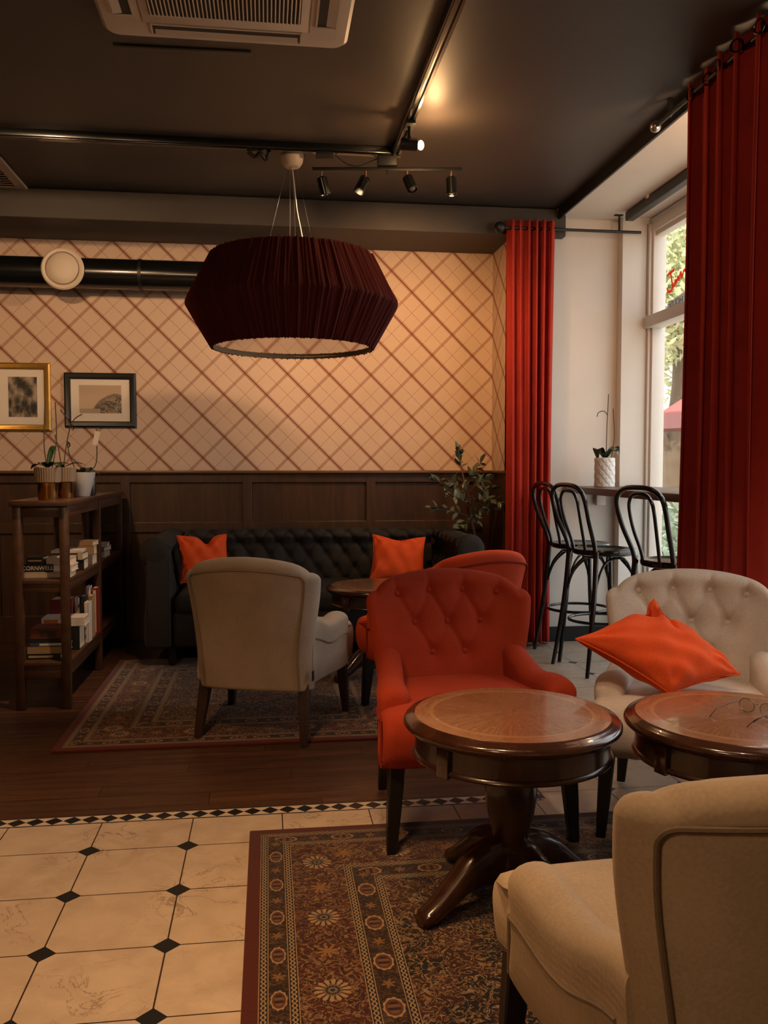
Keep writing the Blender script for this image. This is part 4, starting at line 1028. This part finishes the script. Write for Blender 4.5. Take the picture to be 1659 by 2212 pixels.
# four lamp bar
ang = math.atan2(-0.11, 0.868)
sb = thing('spotlight_bar', 'black ceiling bar carrying four small cylinder spotlights', 'lamp', (0.706, 5.15, 0), ang)
G().box((0, 0, 3.038), (0.875, 0.020, 0.020), 0.002).obj('bar', M_black, sb)
G().box((0.0, 0.0, 3.098), (0.115, 0.085, 0.10), 0.006).obj('junction_box', M_black, sb)
G().tube([(0, -0.01, 3.03), (0, -0.01, 3.008)], 0.006, 8).obj('fixing_knob', M_black, sb)
for fx, tl, fw_ in ((-0.385, 14, 8), (-0.125, -34, 30), (0.118, 20, -26), (0.375, 2, -4)):
    st = G().tube([(fx, 0, 3.03), (fx, 0, 2.985)], 0.0055, 10).obj('stem', M_copper, sb)
    Mx = Matrix.Translation((fx, -0.012, 2.985)) @ Euler((rad(fw_), rad(-tl), 0)).to_matrix().to_4x4()
    hd = G().lathe([(0.001, 0.004), (0.024, 0.004), (0.031, -0.003), (0.031, -0.095), (0.028, -0.097), (0.026, -0.07), (0.001, -0.07)], 28).tf(Mx).obj('spot_head', M_blackgloss, sb)
    G().lathe([(0.001, -0.071), (0.024, -0.073), (0.018, -0.09), (0.001, -0.093)], 20).tf(Mx).obj('lamp_lens', M_silver, hd)
# ceiling cassette air conditioner
ac = thing('air_conditioner', 'cream ceiling cassette air conditioner with a slatted grille', 'air conditioner', (-0.155, 3.365, 0))
def rrect(w, h, r, z, n=8):
    P = []
    for cx, cy, a0 in ((w - r, h - r, 0), (-w + r, h - r, 90), (-w + r, -h + r, 180), (w - r, -h + r, 270)):
        for i in range(n + 1): a = rad(a0 + 90 * i / n); P.append((cx + r * math.cos(a), cy + r * math.sin(a), z))
    return P
G().loft([rrect(0.49, 0.49, 0.05, 3.149), rrect(0.505, 0.505, 0.06, 3.135), rrect(0.505, 0.505, 0.06, 3.118), rrect(0.490, 0.490, 0.055, 3.104), rrect(0.46, 0.46, 0.05, 3.100), rrect(0.34, 0.36, 0.005, 3.099), rrect(0.335, 0.355, 0.005, 3.104)], True, True).obj('panel', M_plastic, ac, 30)
gr = G().box((0, 0, 3.098), (0.665, 0.705, 0.006), 0.002)
gr.obj('grille_frame', M_plastic, ac)
G().box((0.0, -0.02, 3.0945), (0.60, 0.61, 0.003)).obj('grille_dark_plate', M_darkopening, ac, False)  # dark sheet on the flat panel, its colour gives the recess shade
g = G(); ns = 38
for k in range(ns): g.box((-0.30 + 0.60 * (k + 0.5) / ns, -0.02, 3.091), (0.0052, 0.61, 0.010), 0.001, 1)
g.box((0, -0.02 - 0.1, 3.091), (0.60, 0.006, 0.008)).box((0, -0.02 + 0.1, 3.091), (0.60, 0.006, 0.008))
g.obj('grille', M_plastic, ac, False)
for k in range(4):
    Mx = Matrix.Rotation(PI / 2 * k, 4, 'Z')
    lo = G().box((0, 0.405, 3.0985), (0.60, 0.078, 0.004)).tf(Mx).obj('air_outlet', M_darkopening, ac, False)  # flat dark strip, the shade inside the slot is in its colour
    G().box((0, 0.423, 3.095), (0.585, 0.036, 0.003), rot=(rad(-9), 0, 0)).box((0, 0.446, 3.096), (0.62, 0.008, 0.006)).box((0, 0.364, 3.096), (0.62, 0.008, 0.006)).box((-0.306, 0.405, 3.096), (0.008, 0.08, 0.006)).box((0.306, 0.405, 3.096), (0.008, 0.08, 0.006)).tf(Mx).obj('flap', M_plastic, lo, False)
# louvred diffuser at the left
lv_ = thing('ceiling_vent', 'cream louvred ceiling vent at the left edge', 'vent', (-1.865, 5.84, 0))
M_vent = plain('vent_metal', (0.42, 0.35, 0.28), 0.6)
G().loft([rrect(0.295, 0.295, 0.005, 3.149, 2), rrect(0.305, 0.305, 0.005, 3.140, 2), rrect(0.30, 0.30, 0.005, 3.128, 2), rrect(0.245, 0.245, 0.004, 3.124, 2), rrect(0.24, 0.24, 0.004, 3.135, 2)], True, True).obj('frame', M_vent, lv_, 25)
g = G()
for k in range(11): g.box((0, -0.22 + 0.044 * k, 3.128), (0.47, 0.026, 0.003), rot=(rad(28), 0, 0))
g.obj('louvre', M_vent, lv_, False)

# ------------------------------------------------------------------ eyeglasses on the right hand table
ZT = 0.012 + 0.5665
def eyeglasses(label, loc, rz, lie):
    root = thing('eyeglasses', label, 'eyeglasses', loc, rz, 'eyeglasses on the right hand table')
    fr = G(); gl_ = G()
    for sx in (-1, 1):
        c = Vector((sx * 0.034, 0, 0.021))
        fr.tube([c + Vector((0.025 * math.cos(t), 0, 0.0195 * math.sin(t))) for t in [2 * PI * i / 28 for i in range(28)]], 0.0014, 6, True)
        gl_.loft([[c + Vector((0.024 * math.cos(t) * k, y, 0.0187 * math.sin(t) * k)) for t in [2 * PI * i / 28 for i in range(28)]] for k, y in ((1, -0.0006), (1, 0.0006))])
    fr.tube(catmull([(-0.010, 0, 0.027), (0, -0.002, 0.031), (0.010, 0, 0.027)], 4), 0.0014, 6)
    fr.obj('frame', M_silver, root); gl_.obj('lens', gm.m, root)
    for sx in (-1, 1):
        G().tube(catmull([(sx * 0.060, 0, 0.027), (sx * 0.063, 0.02, 0.027), (sx * 0.064, 0.09, 0.020), (sx * 0.062, 0.115, 0.012), (sx * 0.060, 0.135, 0.0015)], 5), 0.0013, 6).obj('temple', M_blackgloss, root)
    return root
eyeglasses('wire eyeglasses standing open in the middle of the right hand table', (1.405, 2.33, ZT), rad(115), 0)
eyeglasses('eyeglasses lying nearest the image edge on the right hand table', (1.49, 2.205, ZT), rad(92), 0)

# ------------------------------------------------------------------ window lettering
M_redfilm = Mat('red_film', (0.8, 0.12, 0.05), 0.6); _n = M_redfilm.nt; _t = _n.nodes.new('ShaderNodeBsdfTranslucent'); _t.inputs[0].default_value = (0.85, 0.14, 0.06, 1); _m = _n.nodes.new('ShaderNodeMixShader'); _m.inputs[0].default_value = 0.6
_n.links.new(M_redfilm.b.outputs[0], _m.inputs[1]); _n.links.new(_t.outputs[0], _m.inputs[2]); _n.links.new(_m.outputs[0], _n.nodes['Material Output'].inputs[0]); M_redfilm = M_redfilm.m; M_greyfilm = Mat('grey_film', (0.5, 0.47, 0.44), 0.7); _n = M_greyfilm.nt; _t = _n.nodes.new('ShaderNodeBsdfTranslucent'); _t.inputs[0].default_value = (0.50, 0.47, 0.44, 1); _m = _n.nodes.new('ShaderNodeMixShader'); _m.inputs[0].default_value = 0.7
_n.links.new(M_greyfilm.b.outputs[0], _m.inputs[1]); _n.links.new(_t.outputs[0], _m.inputs[2]); _n.links.new(_m.outputs[0], _n.nodes['Material Output'].inputs[0]); M_greyfilm = M_greyfilm.m; M_text = plain('dark_lettering', (0.14, 0.13, 0.125), 0.6)
GX = WX + 0.030
g = G()
for st in ([(5.955, 2.655), (5.90, 2.668), (5.845, 2.672)], [(5.90, 2.665), (5.885, 2.61), (5.868, 2.565), (5.89, 2.535), (5.935, 2.54), (5.955, 2.57)], [(5.868, 2.565), (5.84, 2.565), (5.825, 2.60), (5.815, 2.575), (5.79, 2.615), (5.775, 2.59), (5.75, 2.635), (5.73, 2.60), (5.70, 2.64), (5.66, 2.61)]):
    g.tube(catmull([(GX, y, z) for y, z in st], 6), 0.010, 8, flat=1.0)
g.v = [(GX + (p[0] - GX) * 0.12 - 0.001, p[1], p[2]) for p in g.v]
tag(g.obj('window_lettering', M_redfilm), 'red script lettering on the upper window pane, seen from behind', 'lettering')
g = G(); pts = [(GX - 0.001, 5.955, 2.392), (GX - 0.001, 5.30, 2.392)]; arc = [(GX - 0.001, lerp(5.30, 5.945, i / 12), 2.50 - 0.045 * ((i - 3) / 9) ** 2) for i in range(13)]
poly = pts + arc; g.v = poly + [(p[0] + 0.0008, p[1], p[2]) for p in poly]; n_ = len(poly)
g.f = [tuple(range(n_)), tuple(reversed(range(n_, 2 * n_)))] + [(i, (i + 1) % n_, (i + 1) % n_ + n_, i + n_) for i in range(n_)]
pl = tag(g.obj('window_sticker', M_greyfilm, None, False), 'grey sticker with dark capital letters on the window, read from outside', 'sticker')
Mx = Matrix(((0, 0, 1, GX - 0.0035), (1, 0, 0, 5.815), (0, 1, 0, 2.442), (0, 0, 0, 1)))
text_mesh('sticker_lettering', 'HOUSE', 0.068, M_text, Mx, pl, 0.0008)

# ------------------------------------------------------------------ outside
M_pave = plain('paving', (0.58, 0.50, 0.41), 0.9); M_leafout = Mat('street_leaf', (0.50, 0.50, 0.26), 0.6).mottle(1.5, 0.5).m; M_hedge = Mat('hedge_leaf', (0.34, 0.40, 0.27), 0.5).mottle(2.5, 0.6).m
struct(G().box((23, 10, -0.12), (40, 60, 0.1)).obj('ground', M_pave, smooth=False))
def leaf_cloud(blobs, n, size, seed, mat, name, parent):
    rs = np.random.RandomState(seed); V = []; F = []
    for (c, r) in blobs:
        for k in range(n):
            d = rs.normal(size=3); d /= np.linalg.norm(d); p = np.array(c) + d * np.array(r) * (rs.rand() ** 0.4)
            a = rs.normal(size=3); a /= np.linalg.norm(a); b = np.cross(a, rs.normal(size=3)); b /= np.linalg.norm(b)
            s = size * (0.6 + 0.8 * rs.rand()); o = len(V)
            V += [tuple(p - a * s), tuple(p + b * s * 0.45), tuple(p + a * s), tuple(p - b * s * 0.45)]; F.append((o, o + 1, o + 2, o + 3))
    g = G(); g.v = V; g.f = F
    return g.obj(name, mat, parent, False, False)
tr1 = thing('street_tree', 'leafy street tree with a thick trunk seen through the window', 'tree', (6.05, 12.3, -0.07))
G().tube(catmull([(0, 0, 0), (0.02, 0, 0.8), (-0.05, 0, 1.6), (0.05, 0, 2.6), (0, 0, 4.0)], 4), 0.2, 14, radii=[lerp(0.26, 0.10, i / 16) for i in range(17)]).tube(catmull([(-0.03, 0, 1.45), (-0.35, -0.1, 1.9), (-0.8, -0.2, 2.6)], 4), 0.07, 10).obj('trunk', M_bark, tr1)
leaf_cloud([((0, 0, 4.6), (1.7, 1.6, 1.4)), ((-0.9, -0.5, 3.6), (1.1, 1.1, 0.9)), ((0.9, 0.2, 3.9), (1.1, 1.1, 1.0))], 2600, 0.075, 3, M_leafout, 'crown', tr1)
tr2 = thing('street_tree', 'paler tree filling the sky behind the street parasol', 'tree', (9.2, 18.6, -0.07))
G().tube([(0, 0, 0), (0.1, 0, 4.0)], 0.2, 12).obj('trunk', M_bark, tr2)
leaf_cloud([((0, 0, 4.6), (2.6, 2.4, 1.8)), ((-0.8, 0.4, 6.6), (2.4, 2.2, 1.7))], 2200, 0.14, 8, M_leafout, 'crown', tr2)
hd = thing('hedge', 'leafy low shrubs growing right outside the window', 'shrub', (3.75, 7.6, -0.07))
G().tube([(0, 0, 0), (0, 0, 0.5)], 0.03, 8).obj('stem', M_bark, hd)
leaf_cloud([((0.1, 0.2, 0.45), (0.5, 0.8, 0.42)), ((-0.25, -0.6, 0.35), (0.35, 0.6, 0.38)), ((0.5, 1.2, 0.62), (0.6, 0.9, 0.46))], 900, 0.065, 5, M_hedge, 'foliage', hd)
pa = thing('street_parasol', 'red street parasol outside the window', 'parasol', (5.95, 10.4, -0.07))
G().lathe([(1.05, 2.02), (1.06, 2.05), (0.55, 2.36), (0.02, 2.55), (0.001, 2.54), (0.53, 2.33), (1.03, 2.03)], 8, closed=True).obj('canopy', plain('parasol_cloth', (0.42, 0.10, 0.09), 0.85), pa, 20)
G().lathe([(1.04, 2.03), (1.06, 2.03), (1.05, 1.84), (1.04, 1.84)], 8, closed=True).obj('valance', plain('parasol_valance', (0.20, 0.075, 0.07), 0.85), pa, 20)
G().tube([(0, 0, 0), (0, 0, 2.5)], 0.022, 10).obj('pole', M_bark, pa)
bl = thing('street_balustrade', 'white balustrade across the street', 'balustrade', (8.0, 16.2, -0.07))
G().box((0, 0, 1.15), (6, 0.25, 0.14)).box((0, 0, 0.15), (6, 0.25, 0.3)).obj('rail', M_white, bl, False)
g = G()
for k in range(24): g.lathe([(0.05, 0.3), (0.10, 0.5), (0.05, 0.85), (0.08, 1.08)], 10, (-2.9 + 0.25 * k, 0, 0))
g.obj('balusters', M_white, bl)
bd_ = thing('street_building', 'pale building far across the street', 'building', (13.0, 26.0, -0.07))
G().box((0, 0, 4.0), (16, 2, 8.0)).obj('facade', plain('pale_stucco', (0.62, 0.60, 0.56), 0.9), bd_, False)
for k in range(7): G().box((-6.6 + 2.2 * k, -1.01, 4.2), (1.1, 0.06, 1.9)).obj('window', M_darkopening, bd_, False)

# ------------------------------------------------------------------ light
W = bpy.data.worlds.new('sky'); SC.world = W; W.use_nodes = True
bg = W.node_tree.nodes['Background']; bg.inputs[0].default_value = (0.86, 0.93, 1.0, 1); bg.inputs[1].default_value = 3.2
def lamp(kind, name, loc, energy, color, size=0.05, target=None, spot=90, blend=0.6, sy=None):
    L = bpy.data.lights.new(name, kind); L.energy = energy; L.color = color
    if kind == 'AREA':
        L.size = size
        if sy: L.shape = 'RECTANGLE'; L.size_y = sy
    else: L.shadow_soft_size = size
    if kind == 'SPOT': L.spot_size = rad(spot); L.spot_blend = blend
    o = bpy.data.objects.new(name, L); COL.objects.link(o); o.location = loc
    if target is not None: o.rotation_euler = (Vector(target) - Vector(loc)).to_track_quat('-Z', 'Y').to_euler()
    return o
WARM = (1.0, 0.54, 0.23); WARM2 = (1.0, 0.61, 0.33)
lamp('POINT', 'bulb_light', (0.885, 4.62, 2.985), 10, WARM, 0.02)
lamp('SPOT', 'bar_spot_left', (0.56, 5.155, 2.90), 80, WARM2, 0.03, (-1.0, 6.7, 2.0), 100, 1.0)
lamp('SPOT', 'bar_spot_centre', (0.83, 5.135, 2.90), 70, WARM, 0.03, (0.95, 6.7, 2.0), 95, 1.0)
lamp('SPOT', 'bar_spot_right', (1.08, 5.10, 2.90), 95, WARM, 0.03, (1.40, 6.7, 1.9), 95, 1.0)
lamp('SPOT', 'spot_left', (-1.5, 3.4, 3.1), 190, WARM2, 0.08, (-1.55, 6.7, 1.75), 70, 1.0)
lamp('SPOT', 'spot_floor', (-0.60, 1.7, 3.1), 250, WARM, 0.12, (-0.65, 2.5, 0.0), 66, 0.8)
lamp('SPOT', 'spot_chairs', (0.15, 1.5, 3.1), 120, WARM2, 0.10, (0.75, 1.9, 0.4), 62, 0.9)
lamp('SPOT', 'spot_rug', (-0.45, 3.55, 3.1), 230, WARM2, 0.05, (0.25, 5.0, 0.0), 36, 0.9)
lamp('SPOT', 'rear_chair_fill', (1.12, 5.06, 2.90), 45, WARM2, 0.03, (1.02, 4.25, 0.85), 34, 0.9)  # extra light added under the bar to brighten the rear red armchair
lamp('SPOT', 'spot_shelf', (-0.25, 4.0, 3.1), 170, WARM2, 0.05, (-1.12, 5.1, 0.65), 30, 0.9)
lamp('SPOT', 'window_chair_fill', (1.0, 1.3, 3.1), 85, (1.0, 0.74, 0.52), 0.08, (1.50, 2.85, 0.6), 44, 0.9)  # added fill on the beige armchair and cushion, stands in for daylight
lamp('POINT', 'bay_fill', (2.42, 3.75, 2.55), 26, WARM2, 0.10)  # added warm light hidden by the curtain, tints bay ceiling and end wall
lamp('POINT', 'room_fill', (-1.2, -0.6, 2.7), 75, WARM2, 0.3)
p = lamp('AREA', 'window_portal', (WX + 0.12, 4.17, 1.66), 1, (1, 1, 1), 3.8, (0, 4.17, 1.66), sy=2.66); p.data.cycles.is_portal = True
lamp('SUN', 'sun', (8, 8, 9), 4.5, (1.0, 0.90, 0.76), 0.01, (14, 15, 0))

# ------------------------------------------------------------------ camera
cam = bpy.data.cameras.new('camera'); co = bpy.data.objects.new('camera', cam); COL.objects.link(co)
cam.sensor_fit = 'HORIZONTAL'; cam.sensor_width = 36.0; cam.lens = 36.0 * 1880 / 1659; cam.clip_end = 200
co.location = (0, 0, 1.30); co.rotation_euler = (rad(87.0), 0, rad(-7.6))
SC.camera = co
SC.view_settings.view_transform = 'Standard'
try: SC.view_settings.look = 'None'
except Exception: pass
SC.view_settings.exposure = 0.0
SC.cycles.max_bounces = 7; SC.cycles.diffuse_bounces = 3; SC.cycles.use_adaptive_sampling = True; SC.cycles.adaptive_threshold = 0.02; SC.cycles.transparent_max_bounces = 8
SC.cycles.caustics_reflective = False; SC.cycles.caustics_refractive = False; SC.cycles.sample_clamp_indirect = 4.0
